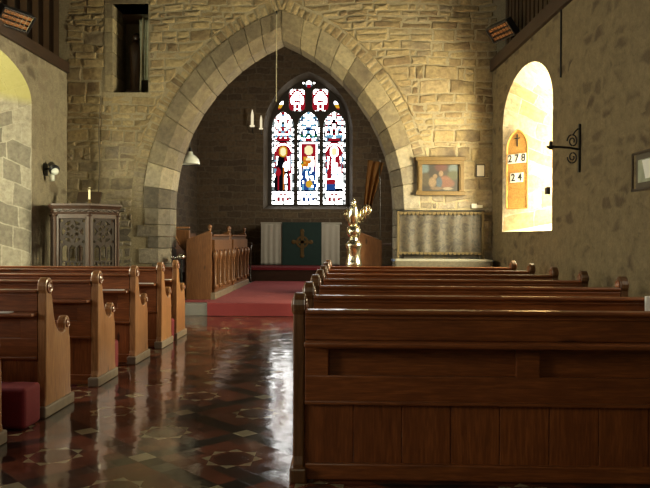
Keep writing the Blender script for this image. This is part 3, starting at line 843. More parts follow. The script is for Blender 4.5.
# service papers on the ledges
def sheet(x, y, w, label, z=.784, d=.08):
    m = MB(); m.box(-w/2, w/2, -d/2, d/2, 0, .006)
    o = m.build('service_sheet', M['paper']); o.matrix_basis = Matrix.Translation((x, y, z)); return tag(o, label, 'paper', 'white papers on the left book ledges')
sheet(-2.62, 5.085, .3, 'white paper lying on the book ledge above the red hassock')
sheet(-2.48, 7.285, .28, 'white paper on the book ledge of the fourth pew from the lower left corner')
sheet(-2.45, 8.335, .24, 'white paper on the ledge of the pew second from the step')
sheet(-2.42, 9.085, .24, 'white paper on the ledge of the front left pew')

# ------------------------------------------------------------------ pulpit
PC = Vector((-4.35, 11.5, 0))
t = thing('pulpit', 'dark carved six-sided oak pulpit with pierced tracery in the left corner', 'pulpit', PC)
RP = .56; angs = [math.radians(-62 + 60*i) for i in range(6)]
def pv(i, r=RP): a = angs[i % 6]; return Vector((r*math.cos(a), r*math.sin(a), 0))
def tracery_holes(w, h):
    H = []
    for c in (-.28, 0, .28):
        H.append(arch(c*w, .115*w, .37*h, .116*w*1.3, .13*h, 5))
    for c in range(5): 
        x = (-.34+.17*c)*w; H.append([(x-.055*w, .035*h), (x+.055*w, .035*h), (x+.055*w, .1*h), (x-.055*w, .1*h)])
    zc, R = .73*h, .42*w
    for q in range(6):
        a0 = q*PI/3 + PI/6
        # six curved triangles round a six-pointed star
        H.append([(.09*w*math.cos(a0), zc+.09*w*math.sin(a0)), (.2*w*math.cos(a0+.42), zc+.2*w*math.sin(a0+.42)), (.27*w*math.cos(a0), zc+.27*w*math.sin(a0)), (.2*w*math.cos(a0-.42), zc+.2*w*math.sin(a0-.42))])
        a1 = a0 + PI/6
        H.append([(.25*w*math.cos(a1), zc+.25*w*math.sin(a1))] + [(.4*w*math.cos(a1+d), zc+.4*w*math.sin(a1+d)) for d in (-.36, -.18, 0, .18, .36)])
    for sx in (-1, 1):
        for zz in (.95, .52): H.append(disc(sx*.41*w, zz*h, .06*w, n=8))
    return H
Z0, Z1 = .78, 1.70
for i in (0, 5, 4):
    a, b = pv(i), pv(i+1); mid = (a+b)/2; d = (b-a).normalized(); nrm = Vector((d.y, -d.x, 0)); wd = (b-a).length
    up = Vector((0, 0, 1))
    Mx = Matrix(((d.x, 0, -nrm.x, mid.x), (d.y, 0, -nrm.y, mid.y), (0, 1, 0, Z0), (0,0,0,1)))
    w2 = wd-.12; hh = Z1-Z0-.14
    me = holed([(-w2/2, 0), (w2/2, 0), (w2/2, hh), (-w2/2, hh)], tracery_holes(w2, hh), .02, Mx @ Matrix.Translation((0, .07, .012)))
    link('tracery_panel', me, M['tracery_oak'], t)
    fr = MB()
    for (x0, x1, z0, z1) in ((-wd/2+.02, -wd/2+.065, 0, Z1-Z0), (wd/2-.065, wd/2-.02, 0, Z1-Z0), (-wd/2+.06, wd/2-.06, 0, .072), (-wd/2+.06, wd/2-.06, Z1-Z0-.072, Z1-Z0)):
        fr.box(x0, x1, z0, z1, -.005, .04, Mx @ Matrix(((1,0,0,0),(0,1,0,0),(0,0,1,0),(0,0,0,1))))
    fr.build('panel_frame', M['pulpit'], t, bevel=.006, local=True)
for i in range(6):
    p = pv(i, RP-.005); m = MB(); m.lathe([(.045, .7), (.045, .76), (.03, .78), (.03, Z1-.04), (.045, Z1-.02), (.045, Z1)], (p.x, p.y, 0), 8); m.build('corner_post', M['pulpit'], t, local=True)
def octo(r0, r1, z0, z1, m):
    vs = [(*pv(i, r0).xy, z0) for i in range(6)] + [(*pv(i, r1).xy, z1) for i in range(6)]
    m.add(vs, [tuple(range(5, -1, -1)), tuple(range(6, 12))] + [(i, (i+1) % 6, 6+(i+1) % 6, 6+i) for i in range(6)])
def octo_ring(prof, m, inner):
    n = len(prof); vs = []
    for r, z in prof: vs += [(*pv(i, r).xy, z) for i in range(6)]
    for z in (prof[-1][1], prof[0][1]): vs += [(*pv(i, inner).xy, z) for i in range(6)]
    n += 2; fs = []
    for k in range(n):
        for i in range(6):
            fs.append((k*6+i, k*6+(i+1) % 6, ((k+1) % n)*6+(i+1) % 6, ((k+1) % n)*6+i))
    m.add(vs, fs)
m = MB(); octo_ring([(RP+.0, Z1), (RP+.02, Z1+.03), (RP+.025, Z1+.08), (RP+.06, Z1+.12), (RP+.075, Z1+.13), (RP+.075, Z1+.165)], m, RP-.08)
m.build('cornice', M['pulpit'], t, local=True, bevel=.004)
cv = MB(); pts = []
for i in (4, 5, 0):
    a, c_ = pv(i, RP+.03), pv(i+1, RP+.03)
    for k in range(24):
        p = a.lerp(c_, k/23); pts.append((p.x, p.y, Z1+.055+.016*math.sin(k*1.5)))
cv.tube(pts, .012, 6); cv.build('carved_band', M['dark_z'], t, local=True, smooth=True)
m = MB(); octo_ring([(RP-.02, .62), (RP+.03, .66), (RP+.03, .7), (RP, Z0)], m, .02); m.build('base_moulding', M['pulpit'], t, local=True)
m = MB(); octo(.34, .5, 0, .1, m); octo(.3, .3, .1, .5, m); octo(.3, RP-.03, .5, .64, m); m.build('pedestal', M['pulpit'], t, local=True)
m = MB(); m.box(-.2, .2, -.02, .02, 0, .22, Matrix.Translation((-.05, .28, 1.9)) @ Matrix.Rotation(-.5, 4, 'X')); m.box(-.07, -.03, .25, .33, 1.6, 1.92); m.build('book_rest', M['dark_x'], t, local=True)
# candle
t = thing('candlestick', 'pale candle in a small gilt holder on the rim of the pulpit', 'candle', (-4.10, 11.04, Z1+.167))
MB().lathe([(.04, 0), (.04, .01), (.015, .02), (.015, .05), (.028, .055), (.028, .065)], n=14).build('holder', M['gold'], t, local=True, smooth=True)
MB().lathe([(.016, .06), (.016, .25), (.004, .255)], n=12).build('candle', M['candle'], t, local=True)
MB().lathe([(.036, .22), (.045, .232), (.036, .24)], n=12).build('wax_guard', M['brass'], t, local=True)

# ------------------------------------------------------------------ left wall light and heaters
t = thing('wall_spotlight', 'black spotlight with a white lamp on the left wall above the pulpit', 'light', (XL, 11.58, 2.45))
m = MB(); m.tube([(0,0,.0), (.07,0,.02), (.12,-.02,.04)], .018, 8); m.box(-.01, .02, -.07, .07, -.1, .1); m.build('bracket', M['black'], t, local=True)
Mh = Matrix.Translation((.14, -.03, .05)) @ Euler((.3, 2.2, -.5)).to_matrix().to_4x4()
MB().lathe([(.03, -.1), (.05, -.08), (.055, .0), (.085, .09), (.09, .1)], n=18, M=Mh).build('lamp_housing', M['black'], t, local=True, smooth=True)
MB().ball((0,0,0), .065, 10).build('lamp', M['glassw'], t, local=True, smooth=True, M=Matrix.Translation((.19, -.06, -.03)))
m = MB(); m.lathe([(.04, -.06), (.045, .06)], n=14, M=Matrix.Rotation(.2, 4, 'X')); m.build('lower_lamp', M['glassw'], t, local=True, smooth=True, M=Matrix.Translation((.13, -.03, -.13)))

def heater(loc, rz, tilt, label):
    t = thing('electric_heater', label, 'heater', loc, rz, 'electric heaters on the wall plates')
    T = Matrix.Rotation(tilt, 4, 'X') @ Matrix.Scale(.78, 4)
    m = MB()
    m.box(-.36, .36, .06, .1, -.17, .17, T).box(-.37, -.34, -.05, .1, -.17, .17, T).box(.34, .37, -.05, .1, -.17, .17, T).box(-.36, .36, -.05, .1, .15, .18, T).box(-.36, .36, -.05, .1, -.18, -.15, T)
    m.build('housing', M['black'], t, local=True, bevel=.006)
    for z_ in (-.1, 0, .1):
        r = MB(); r.box(-.32, .32, -.02, .03, z_-.032, z_+.032, T); r.build('heating_element', M['terracotta'], t, local=True, bevel=.01)
    g = MB()
    for k in range(7):
        x = -.3+.1*k; g.tube([T @ Vector((x, -.045, -.16)), T @ Vector((x, -.045, .16))], .004, 5)
    g.build('guard', M['silver'], t, local=True)
    b = MB(); b.tube([(0, .1, 0), (0, .22, -.05), (0, .26, -.2)], .02, 8); b.build('bracket', M['iron'], t, local=True)
heater((XL+.16, 10.2, 4.52), PI/2-.4, .7, 'electric bar heater high on the left wall plate')
heater((2.44, 11.4, 4.66), -PI/2+.4, .7, 'electric bar heater high on the right wall plate')

# ------------------------------------------------------------------ loft opening contents
t = thing('furled_banner', 'faded banner on a pole leaning inside the high wall opening', 'banner', (-3.75, 12.72, OPZ0+.006))
MB().tube([(-.04,.0,0), (.0,.03,1.4)], .016, 8).build('pole', M['cord'], t, local=True)
def drape(w, h, folds, amp, M_, taper=0):
    m = MB(); nx, nz = 40, 16
    vs = []
    for j in range(nz+1):
        for i in range(nx+1):
            a = i/nx; b = j/nz; ww_ = w*(1-taper*b)
            vs.append(M_ @ Vector(((a-.5)*ww_, amp*(.4+.6*b)*math.sin(a*folds*2*PI+.6*math.sin(b*3)) , -h*b)))
    fs = [(j*(nx+1)+i, j*(nx+1)+i+1, (j+1)*(nx+1)+i+1, (j+1)*(nx+1)+i) for j in range(nz) for i in range(nx)]
    n = len(vs); vs2 = [v + (M_.to_3x3() @ Vector((0, .008, 0))) for v in vs]
    edge = []
    ring = [i for i in range(nx+1)] + [j*(nx+1)+nx for j in range(1, nz+1)] + [nz*(nx+1)+i for i in range(nx-1, -1, -1)] + [j*(nx+1) for j in range(nz-1, 0, -1)]
    for a, b in zip(ring, ring[1:]+ring[:1]): edge.append((a, b, n+b, n+a))
    m.add(vs + vs2, [f_[::-1] for f_ in fs] + [tuple(q+n for q in f_) for f_ in fs] + edge)
    return m
drape(.2, 1.1, 3, .02, Matrix.Translation((.02, .06, 1.38)), .3).build('cloth', M['rag'], t, local=True, smooth=True)
t = thing('carved_figure', 'dark brown wooden carving standing in the high wall opening', 'carving', (-3.93, 12.95, OPZ0+.006))
m = MB(); m.lathe([(.15, 0), (.15, .12), (.12, .14), (.11, .5), (.13, .75), (.15, .9), (.08, 1.02), (.05, 1.04)], n=18); m.build('body', M['dark_z'], t, local=True, smooth=True)
MB().ball((0, 0, 1.1), .08, 10).build('head', M['dark_z'], t, local=True, smooth=True)
MB().box(-.16, .16, -.15, .15, 0, .1).build('base', M['beam'], t, local=True, bevel=.01)

# ------------------------------------------------------------------ choir stalls
def desk(x0, x1, y0, y1, face, label, group, name='choir_stall', z=.2):
    """reading desk with an arcaded front on the side given by face"""
    t = thing(name, label, 'choir stall', ((x0+x1)/2, y0, z), 0, group)
    xf = x1 if face > 0 else x0; xb = x0 if face > 0 else x1
    H = 1.17
    for y in (y0, y1-.07):
        m = MB(); s_ = [(xb, z), (xf, z), (xf, z+H+.06), (xf-face*.06, z+H+.08), (xb, z+H-.08)]
        m.prism(s_, lambda a, b, d: Vector((a, d, b)), y, y+.07); m.build('end_panel', M['stall_z'], t, bevel=.01)
        k = MB(); k.lathe([(.022, 0), (.022, .03), (.034, .04), (.018, .05), (.038, .08), (.04, .1), (.028, .125), (.004, .14)], (xf-face*.035, y+.035, z+H+.06), 14); k.build('finial', M['stall_z'], t, smooth=True)
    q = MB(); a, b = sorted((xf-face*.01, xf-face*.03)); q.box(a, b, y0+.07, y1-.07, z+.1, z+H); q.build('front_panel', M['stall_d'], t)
    nb_ = max(2, round((y1-y0-.14)/.46)); st = (y1-y0-.14)/nb_
    for k in range(nb_):
        yc = y0+.07+st*(k+.5)
        hole = arch(yc, st*.33, z+.72, st*.4, z+.26, 6)
        Mx = Matrix(((0,0,face,xf-face*.012),(1,0,0,0),(0,1,0,0),(0,0,0,1)))
        me = holed([(yc-st/2, z+.12), (yc+st/2, z+.12), (yc+st/2, z+H-.08), (yc-st/2, z+H-.08)], [hole], .06, Mx); link('arcade_bay', to_local(me, t), M['stall_y'], t)
    for k in range(nb_+1):
        yc = y0+.07+st*k
        c = MB(); c.lathe([(.035, z+.2), (.035, z+.26), (.02, z+.28), (.02, z+.7), (.034, z+.74), (.045, z+.8), (.045, z+.84), (.03, z+.88), (.01, z+.9)], (xf+face*.06, yc, 0), 10); c.build('colonnette', M['stall_z'], t, smooth=True)
    a, b = sorted((xf+face*.08, xf-face*.02)); q = MB(); q.box(a, b, y0, y1, z, z+.13); q.box(a, b-.04 if face > 0 else b, y0, y1, z+.13, z+.2) if False else None
    q.build('kneeling_step', M['scuff'], t, bevel=.01)
    tp = MB(); pts = [(xf+face*.03, z+H+.02), (xf+face*.03, z+H-.01), (xb, z+H-.14), (xb, z+H-.11)]
    tp.prism(pts, lambda a_, b_, d: Vector((a_, d, b_)), y0+.072, y1-.072); tp.build('book_slope', M['stall_y'], t)
    return t
desk(-2.93, -2.47, 12.66, 14.68, 1, 'front oak choir desk with arcaded side beside the red carpet', 'arcaded choir desks left of the carpet')
desk(-2.93, -2.47, 14.76, 16.95, 1, 'farther oak choir desk on the left, behind the front one', 'arcaded choir desks left of the carpet')
desk(.14, .62, 12.9, 15.4, -1, 'oak choir desk on the right behind the brass eagle lectern', 'choir desks right of the carpet')
# choir bench behind the left desk, with a scrolled arm end
t = thing('choir_bench', 'choir bench with a pale curved arm between the jamb and the desk', 'bench', (-3.5, 13.1, .2))
m = MB(); P = [(-3.7, 1.5), (-2.97, 1.47), (-2.97, 1.2), (-2.99, .2), (-3.06, .2), (-3.07, 1.1), (-3.15, 1.2), (-3.22, 1.33), (-3.27, 1.42), (-3.7, 1.42)]
m.prism(P, lambda a, b, d: Vector((a, d, b)), 13.1, 13.17); m.build('bench_end', M['stall_z'], t, bevel=.012)
m = MB(); m.tube([(-3.06, 13.09, 1.08), (-3.15, 13.09, 1.19), (-3.22, 13.09, 1.32), (-3.27, 13.09, 1.45), (-3.25, 13.09, 1.53)], .016, 8); m.build('curved_edge', M['end'], t, smooth=True)
MB().box(-3.7, -3.2, 13.17, 16.9, .62, .66).build('seat', M['stall_y'], t)
MB().box(-3.74, -3.68, 13.17, 16.9, .2, 1.42).build('back', M['stall_y'], t)
MB().box(-3.78, -2.98, 13.09, 13.2, 1.5, 1.53).build('top_rail', M['end'], t)
m = MB(); m.box(-3.3, -3.22, 13.17, 16.9, .2, .62); m.build('seat_front', M['stall_y'], t)
t = thing('metal_fitting', 'small shiny silver fitting on a stem beside the choir desk end', 'fitting', (-2.97, 12.48, .216))
MB().lathe([(.09, 0), (.09, .02), (.018, .04), (.014, .72), (.02, .73)], n=12).build('stem', M['iron'], t, local=True)
MB().ball((0, 0, .77), .065, 10, (1.2, 1, .8)).build('bowl', M['silver'], t, local=True, smooth=True)
MB().ball((-.17, 0, .76), .035, 8).tube([(-.17, 0, .76), (0, 0, .74)], .01, 6).build('side_knob', M['silver'], t, local=True, smooth=True)

# communion rails
def rail(x0, x1, label):
    t = thing('communion_rail', label, 'rail', ((x0+x1)/2, 17.7, .2), 0, 'dark communion rails before the altar')
    MB().box(x0, x1, 17.66, 17.76, 1.14, 1.2).build('handrail', M['dark_x'], t, bevel=.01)
    n = max(2, round((x1-x0)/.35))
    for i in range(n+1):
        x = x0+.04+(x1-x0-.08)*i/n
        MB().lathe([(.035, .2), (.035, .3), (.02, .33), (.018, .95), (.03, 1.0), (.035, 1.14)], (x, 17.71, 0), 10).build('baluster', M['dark_z'], t, smooth=True)
rail(-4.35, -2.42, 'dark communion rail on the left of the altar step')
rail(.1, 1.9, 'dark communion rail on the right, behind the eagle lectern')

# ------------------------------------------------------------------ altar
AZ = .55
t = thing('altar', 'altar with cream frontal and dark green centre panel bearing a gold cross', 'altar', (-1.3, 19.9, AZ))
MB().box(-2.36, -.24, 19.45, 20.15, AZ+.0, AZ+1.16).build('table', M['dark_x'], t)
MB().box(-2.42, -.18, 19.4, 20.2, AZ+1.16, AZ+1.2).build('table_top', M['cloth_w'], t, bevel=.006)
drape(.6, 1.14, 4, .008, Matrix.Translation((-2.11, 19.42, AZ+1.17))).build('frontal', M['cloth_w'], t, smooth=True)
drape(.5, 1.14, 3, .008, Matrix.Translation((-.48, 19.42, AZ+1.17))).build('frontal', M['cloth_w'], t, smooth=True)
g = MB(); g.box(-1.82, -.73, 19.385, 19.41, AZ+.02, AZ+1.205); g = g.build('green_panel', M['cloth_g'], t, bevel=.004)
m = MB()
cx, cz = -1.26, AZ+.66
m.box(cx-.045, cx+.045, 19.37, 19.386, cz-.38, cz+.3).box(cx-.24, cx+.24, 19.37, 19.386, cz-.04, cz+.04)
for i in range(20):
    a0, a1 = 2*PI*i/20, 2*PI*(i+1)/20
    m.add([(cx+r*math.cos(a), y, cz+r*math.sin(a)) for y in (19.372, 19.386) for r, a in ((.12, a0), (.17, a0), (.17, a1), (.12, a1))], [(0,1,2,3), (7,6,5,4), (0,3,7,4), (1,5,6,2)])
for dx, dz in ((.24, 0), (-.24, 0), (0, .3), (0, -.38)): m.ball((cx+dx, 19.378, cz+dz), .06, 8, (1, .15, 1))
m.build('gold_cross', M['gold'], g)

# ------------------------------------------------------------------ lectern
LX, LY = .09, 11.3
t = thing('eagle_lectern', 'polished brass eagle lectern standing in front of the arch', 'lectern', (LX, LY, 0))
for k in range(3):
    a = PI/2 + k*2*PI/3
    MB().ball((.22*math.cos(a), .22*math.sin(a), .05), .05, 10).tube([(.1*math.cos(a), .1*math.sin(a), .12), (.2*math.cos(a), .2*math.sin(a), .07)], .04, 8).build('foot', M['brass'], t, local=True, smooth=True)
MB().lathe([(.2, .08), (.21, .12), (.18, .15), (.18, .18), (.14, .22), (.12, .3), (.1, .4), (.13, .44), (.13, .48), (.09, .52), (.085, .8), (.12, .86), (.135, .92), (.12, .96), (.11, 1.02), (.11, 1.16), (.13, 1.2), (.14, 1.24), (.09, 1.28), (.07, 1.32), (.075, 1.34)], n=28).build('column', M['brass'], t, local=True, smooth=True)
MB().ball((0,0,1.44), .115, 16).build('globe', M['brass'], t, local=True, smooth=True)
b = MB(); b.tube([(.0, .03, 1.5), (-.01, .02, 1.58), (-.015, 0, 1.67), (-.01, -.02, 1.75), (0, -.04, 1.82), (0, -.05, 1.87)], [.05, .085, .1, .085, .06, .045], 14); b.build('body', M['brass'], t, local=True, smooth=True)
h_ = MB(); h_.ball((0, -.06, 1.9), .048, 12, (.9, 1.15, 1)); h_.tube([(0, -.09, 1.905), (0, -.14, 1.895), (0, -.155, 1.865)], [.022, .014, .003], 8); h_.tube([(0, -.03, 1.92), (0, -.02, 1.98)], [.03, .004], 8); h_.build('head', M['brass'], t, local=True, smooth=True)
def wing(sx):
    m = MB(); rows = []
    n = 10
    spine = [(.05, .0, 1.72), (.1, .0, 1.79), (.15, .01, 1.85), (.2, .01, 1.875), (.25, .02, 1.86), (.28, .02, 1.82)]
    low = [(.05, .03, 1.58), (.1, .05, 1.6), (.145, .06, 1.63), (.19, .06, 1.68), (.235, .05, 1.72), (.27, .03, 1.76)]
    th = .012; vs = []; fs = []
    for (a, b_) in zip(spine, low):
        for k in range(5):
            p = Vector(a).lerp(Vector(b_), k/4); p.y += .02*math.sin(k/4*PI); p.x *= sx
            vs.append(p)
    c = len(spine); off = len(vs); vs += [v + Vector((0, th, 0)) for v in vs]
    for i in range(c-1):
        for k in range(4):
            a = i*5+k; f_ = (a, a+1, a+6, a+5); fs += [f_, tuple(off+q for q in f_[::-1])]
    for i in range(c-1): fs += [(i*5, i*5+5, off+i*5+5, off+i*5), (i*5+4, off+i*5+4, off+i*5+9, i*5+9)]
    for k in range(4): fs += [(k, off+k, off+k+1, k+1), ((c-1)*5+k, (c-1)*5+k+1, off+(c-1)*5+k+1, off+(c-1)*5+k)]
    m.add(vs, fs)
    for i in range(1, 6):
        m.tube([Vector((sx*spine[i][0], spine[i][1]-.008, spine[i][2])), Vector((sx*low[i][0], low[i][1]-.008, low[i][2]-.04))], [.012, .006], 6)
    return m
wing(1).build('wing', M['brass'], t, local=True, smooth=True)
wing(-1).build('wing', M['brass'], t, local=True, smooth=True, M=Matrix.Scale(.55, 4, (1,0,0)) @ Matrix.Translation((0, .0, -.06)))
m = MB(); m.tube([(0, .05, 1.6), (0, .12, 1.5), (0, .16, 1.42)], [.06, .045, .01], 8); m.build('tail', M['brass'], t, local=True, smooth=True)

# ------------------------------------------------------------------ side altar
def brocade():
    t_ = NT('brown_brocade'); v = t_.obj(); n = t_.noise(v, 9, 4, .6, 1.5); n2 = t_.noise(v, 60, 2)
    c = t_.ramp(n, [(.4, (.026,.02,.015)), (.55, (.062,.05,.034)), (.68, (.045,.027,.018))])
    return t_.bsdf(c, .62, 0, n2, .2, .005)
M['brocade'] = brocade()
t = thing('side_altar', 'side altar under a white fringed cloth below the brown curtain', 'altar', (1.6, 12.1, 0))
MB().box(.82, 2.4, 11.92, 12.38, 0, .94).build('table', M['dark_x'], t)
MB().box(.76, 2.44, 11.86, 12.42, .94, .97).build('blue_cloth', M['blue'], t, bevel=.004)
MB().box(.80, 2.42, 11.852, 12.36, .95, .978).build('linen_cloth', M['linen'], t, bevel=.004)
drape(1.64, .2, 22, .014, Matrix.Translation((1.6, 11.848, .955))).build('linen_frill', M['frill'], t, smooth=True)
drape(1.6, .72, 10, .012, Matrix.Translation((1.6, 11.88, .76))).build('frontal', M['brocade'], t, smooth=True)

t = thing('brocade_curtain', 'grey-brown brocade curtain with scalloped gold fringe behind the side altar', 'curtain', (1.61, 12.4, 1.02))
drape(1.46, .76, 5.5, .02, Matrix.Translation((1.61, 12.4, 1.80))).build('curtain', M['brocade'], t, smooth=True)
def scallop(z, amp, up):
    m = MB(); nsc = 20
    for k in range(nsc):
        x0 = .89+1.44*k/nsc; x1 = .89+1.44*(k+1)/nsc; c = (x0+x1)/2; w = (x1-x0)/2
        pts = [(x0+.004, z)] + [(c-w*.92*math.cos(PI*i/8), z-amp*math.sin(PI*i/8)*.9-.012) for i in range(9)] + [(x1-.004, z)]
        m.prism(pts, lambda a, b, d: Vector((a, d, b)), 12.352, 12.368)
    return m
scallop(1.80, .05, 0).build('top_fringe', M['fringe'], t)
scallop(1.095, .04, 0).build('bottom_fringe', M['fringe'], t)
MB().tube([(.84, 12.37, 1.815), (2.38, 12.37, 1.815)], .012, 8).build('curtain_rail', M['iron'], t)
MB().box(.862, .9, 12.36, 12.46, .975, 1.815).build('edge_post', M['fringe'], t)
MB().box(2.33, 2.37, 12.36, 12.46, .975, 1.815).build('edge_post', M['fringe'], t)

# painting: plain two-figure stand-in in the same colours
t = thing('framed_painting', 'painting in a broad gilt frame with a cornice above the side altar', 'painting', (1.615, YA-.05, 2.42))
x0, x1, z0, z1 = 1.20, 2.03, 2.10, 2.75; ya, yb = YA-.10, YA-.03
MB().box(x0-.02, x1+.02, ya-.03, yb, z1-.055, z1+.012).build('cornice', M['gold'], t, bevel=.006)
MB().box(x0+.01, x1-.01, ya-.01, yb, z1-.12, z1-.05).build('frame', M['gold'], t, bevel=.006)
MB().box(x0-.015, x1+.015, ya-.02, yb, z0-.012, z0+.06).build('bottom_rail', M['gold'], t, bevel=.006)
for xa in (x0+.005, x1-.095):
    m = MB(); m.box(xa, xa+.09, ya, yb, z0+.06, z1-.12).box(xa+.022, xa+.068, ya-.018, yb, z0+.08, z1-.15).box(xa+.01, xa+.08, ya-.022, yb, z1-.16, z1-.12); m.build('pilaster', M['gold'], t, bevel=.005)
def pcol(a, b):
    """a across 0..1, b up 0..1"""
    n = .85+.3*h2(math.floor(a*44), math.floor(b*36), 3)
    c = [.05,.036,.028]
    def blob(col, cu, cz, ru, rz, soft=.35):
        q = math.hypot((a-cu)/ru, (b-cz)/rz); k = max(0, min(1, (1-q)/soft))
        for i in range(3): c[i] += (col[i]-c[i])*k
    blob((.22,.3,.34), .06, .85, .16, .24); blob((.12,.09,.05), .1, .45, .16, .3)
    blob((.2,.26,.28), .86, .84, .17, .2); blob((.11,.12,.05), .86, .6, .2, .2)
    blob((.17,.04,.03), .52, .9, .2, .2)
    blob((.36,.13,.07), .62, .36, .22, .26); blob((.3,.1,.06), .7, .3, .22, .18)
    blob((.08,.13,.2), .47, .34, .1, .24); blob((.46,.3,.17), .29, .34, .12, .22); blob((.42,.27,.15), .36, .56, .07, .1)
    blob((.45,.29,.17), .52, .66, .07, .12); blob((.5,.42,.3), .7, .11, .17, .06); blob((.3,.19,.11), .4, .12, .2, .07)
    return tuple(q*n*.3 for q in c)
m = MB(); nx, nz = 44, 36; px0, px1, pz0, pz1 = x0+.09, x1-.09, z0+.055, z1-.115; cols = []; vs = []; fs = []
vs = [(px0+(px1-px0)*i/nx, ya+.035, pz0+(pz1-pz0)*j/nz) for j in range(nz+1) for i in range(nx+1)]
for j in range(nz):
    for i in range(nx):
        a = j*(nx+1)+i; fs.append((a, a+1, a+nx+2, a+nx+1)); cols.append(pcol((i+.5)/nx, (j+.5)/nz))
m.add(vs, fs); m.col = cols; m.build('canvas', M['painting'], t)
# wall notices
t = thing('framed_notice', 'small white notice in a thin dark frame beside the painting', 'notice', (2.32, YA-.03, 2.42))
MB().box(2.245, 2.395, YA-.05, YA-.03, 2.415, 2.635).build('frame', M['iron'], t)
MB().box(2.258, 2.382, YA-.054, YA-.05, 2.43, 2.62).build('notice', M['paper'], t)
o = MB().box(2.17, 2.26, YA-.05, YA-.03, 1.87, 1.945).box(2.262, 2.36, YA-.045, YA-.03, 1.875, 1.925).build('wall_label', M['paper']); tag(o, 'tiny white label on the wall just above the right curtain corner', 'label')

# ------------------------------------------------------------------ hanging things
t = thing('hanging_cord', 'thin pale cord hanging from a hook at the arch top', 'cord', (-1.28, YA-.06, 5.29))
MB().tube([(0,0,0), (0,0,-1.55)], .009, 6).build('cord', M['cord'], t, local=True)
MB().tube([(0,.08,.02), (0,-.01,.04), (0,-.02,.01), (0,0,-.01)], .014, 6).build('hook', M['iron'], t, local=True)
t = thing('pendant_lamp', 'white glass pendant lamp hanging inside the arch on the left', 'lamp', (-3.14, 13.9, 2.78))
MB().lathe([(.05, .25), (.055, .2), (.12, .16), (.17, .1), (.185, .04), (.19, 0), (.18, .0), (.16, .09), (.11, .14), (.04, .19)], n=24).build('shade', M['glassw'], t, local=True, smooth=True)
MB().tube([(0,0,.24), (0,0,5.3)], .007, 6).build('flex', M['iron'], t, local=True)
MB().lathe([(.03, .22), (.03, .32), (.012, .34)], n=12).build('lamp_holder', M['iron'], t, local=True)
MB().tube([(-.2,0,-.02), (.2,0,-.02)], .008, 6).build('rim', M['iron'], t, local=True)
def wall_candle(x, z, sc, label):
    t = thing('wall_light', label, 'light', (x, YE-.02, z), 0, 'white lights beside the stained window')
    MB().tube([(0,0,-.25*sc), (0,-.12,-.22*sc), (0,-.14,-.12*sc)], .012, 6).build('bracket', M['iron'], t, local=True)
    MB().lathe([(.05, -.13), (.055, -.1), (.03, -.09), (.03, .12), (.02, .18), (.003, .24)], (0,-.14,0), 12).build('lamp', M['lit'], t, local=True, smooth=True, M=Matrix.Scale(sc, 4))
wall_candle(-2.78, 4.7, 1.35, 'larger white candle-shaped wall light, the one farther from the stained window')
wall_candle(-2.53, 4.6, 1.1, 'smaller white candle-shaped wall light, tight against the stained window')
t = thing('furled_flag', 'orange-brown furled flag hanging beside the right arch jamb', 'flag', (.62, 14.6, .2))
MB().tube([(.06,0,0), (.02,0,2.75)], .015, 8).build('pole', M['conduit'], t, local=True)
drape(.34, 1.0, 2.5, .05, Matrix.Translation((-.05, .0, 2.72)) @ Matrix.Rotation(.18, 4, 'Y'), .55).build('cloth', M['flag'], t, local=True, smooth=True)
m = MB(); m.lathe([(.14, 0), (.14, .05), (.04, .08), (.035, .25)], (.06, 0, 0), 14); m.build('stand', M['iron'], t, local=True)

# ------------------------------------------------------------------ right wall things
# hymn board on the splay of the bright window
A = Vector((XR(11.82), 11.82, 0)); B = Vector((XR(10.92)+.68, 10.92, 0)); d = (B-A).normalized(); nr = Vector((d.y, -d.x, 0))
if nr.y > 0: nr = -nr
c = A + d*.335 + nr*.03
t = thing('hymn_board', 'arched wooden hymn board with white number slips 278 and 24', 'hymn board', (c.x, c.y, 1.83))
def hb(u, z, w): p = c + d*u + nr*w; return Vector((p.x, p.y, z))
Mb = Matrix(((d.x, 0, nr.x, c.x), (d.y, 0, nr.y, c.y), (0, 1, 0, 0), (0,0,0,1)))
out = arch(0, .205, 2.80, .3, 1.83, 10)
m = MB(); m.prism(out, hb, 0, .02); m.build('board', M['board'], t, bevel=.004)
e = MB()
for i in range(len(out)):
    p, q = out[i], out[(i+1) % len(out)]; e.tube([hb(*p, .02), hb(*q, .02)], .014, 6)
e.build('edge_moulding', M['board'], t)
for k, z_ in enumerate((2.0, 2.14, 2.28, 2.42, 2.56, 2.70)):
    m = MB(); m.prism([(-.19, z_), (.19, z_), (.19, z_+.014), (-.19, z_+.014)], hb, .02, .032); m.build('slat', M['board'], t)
m = MB(); m.prism([(-.008, 2.83), (.008, 2.83), (.008, 3.03), (-.008, 3.03)], hb, .02, .03); m.prism([(-.055, 2.955), (.055, 2.955), (.055, 2.972), (-.055, 2.972)], hb, .02, .03); m.build('cross', M['iron'], t)
for txt, z_, w in (('278', 2.635, .36), ('24', 2.325, .25)):
    m = MB(); m.prism([(-w/2, z_-.075), (w/2, z_-.075), (w/2, z_+.075), (-w/2, z_+.075)], hb, .033, .037); sl = m.build('number_slip', M['paper'], t)
    Mt = Mb @ Matrix.Translation((0, z_, .039))
    # keep the reading direction towards the nave
    me = text_mesh(' '.join(txt), .17, Mt); link('numerals', to_local(me, t), M['black'], sl)

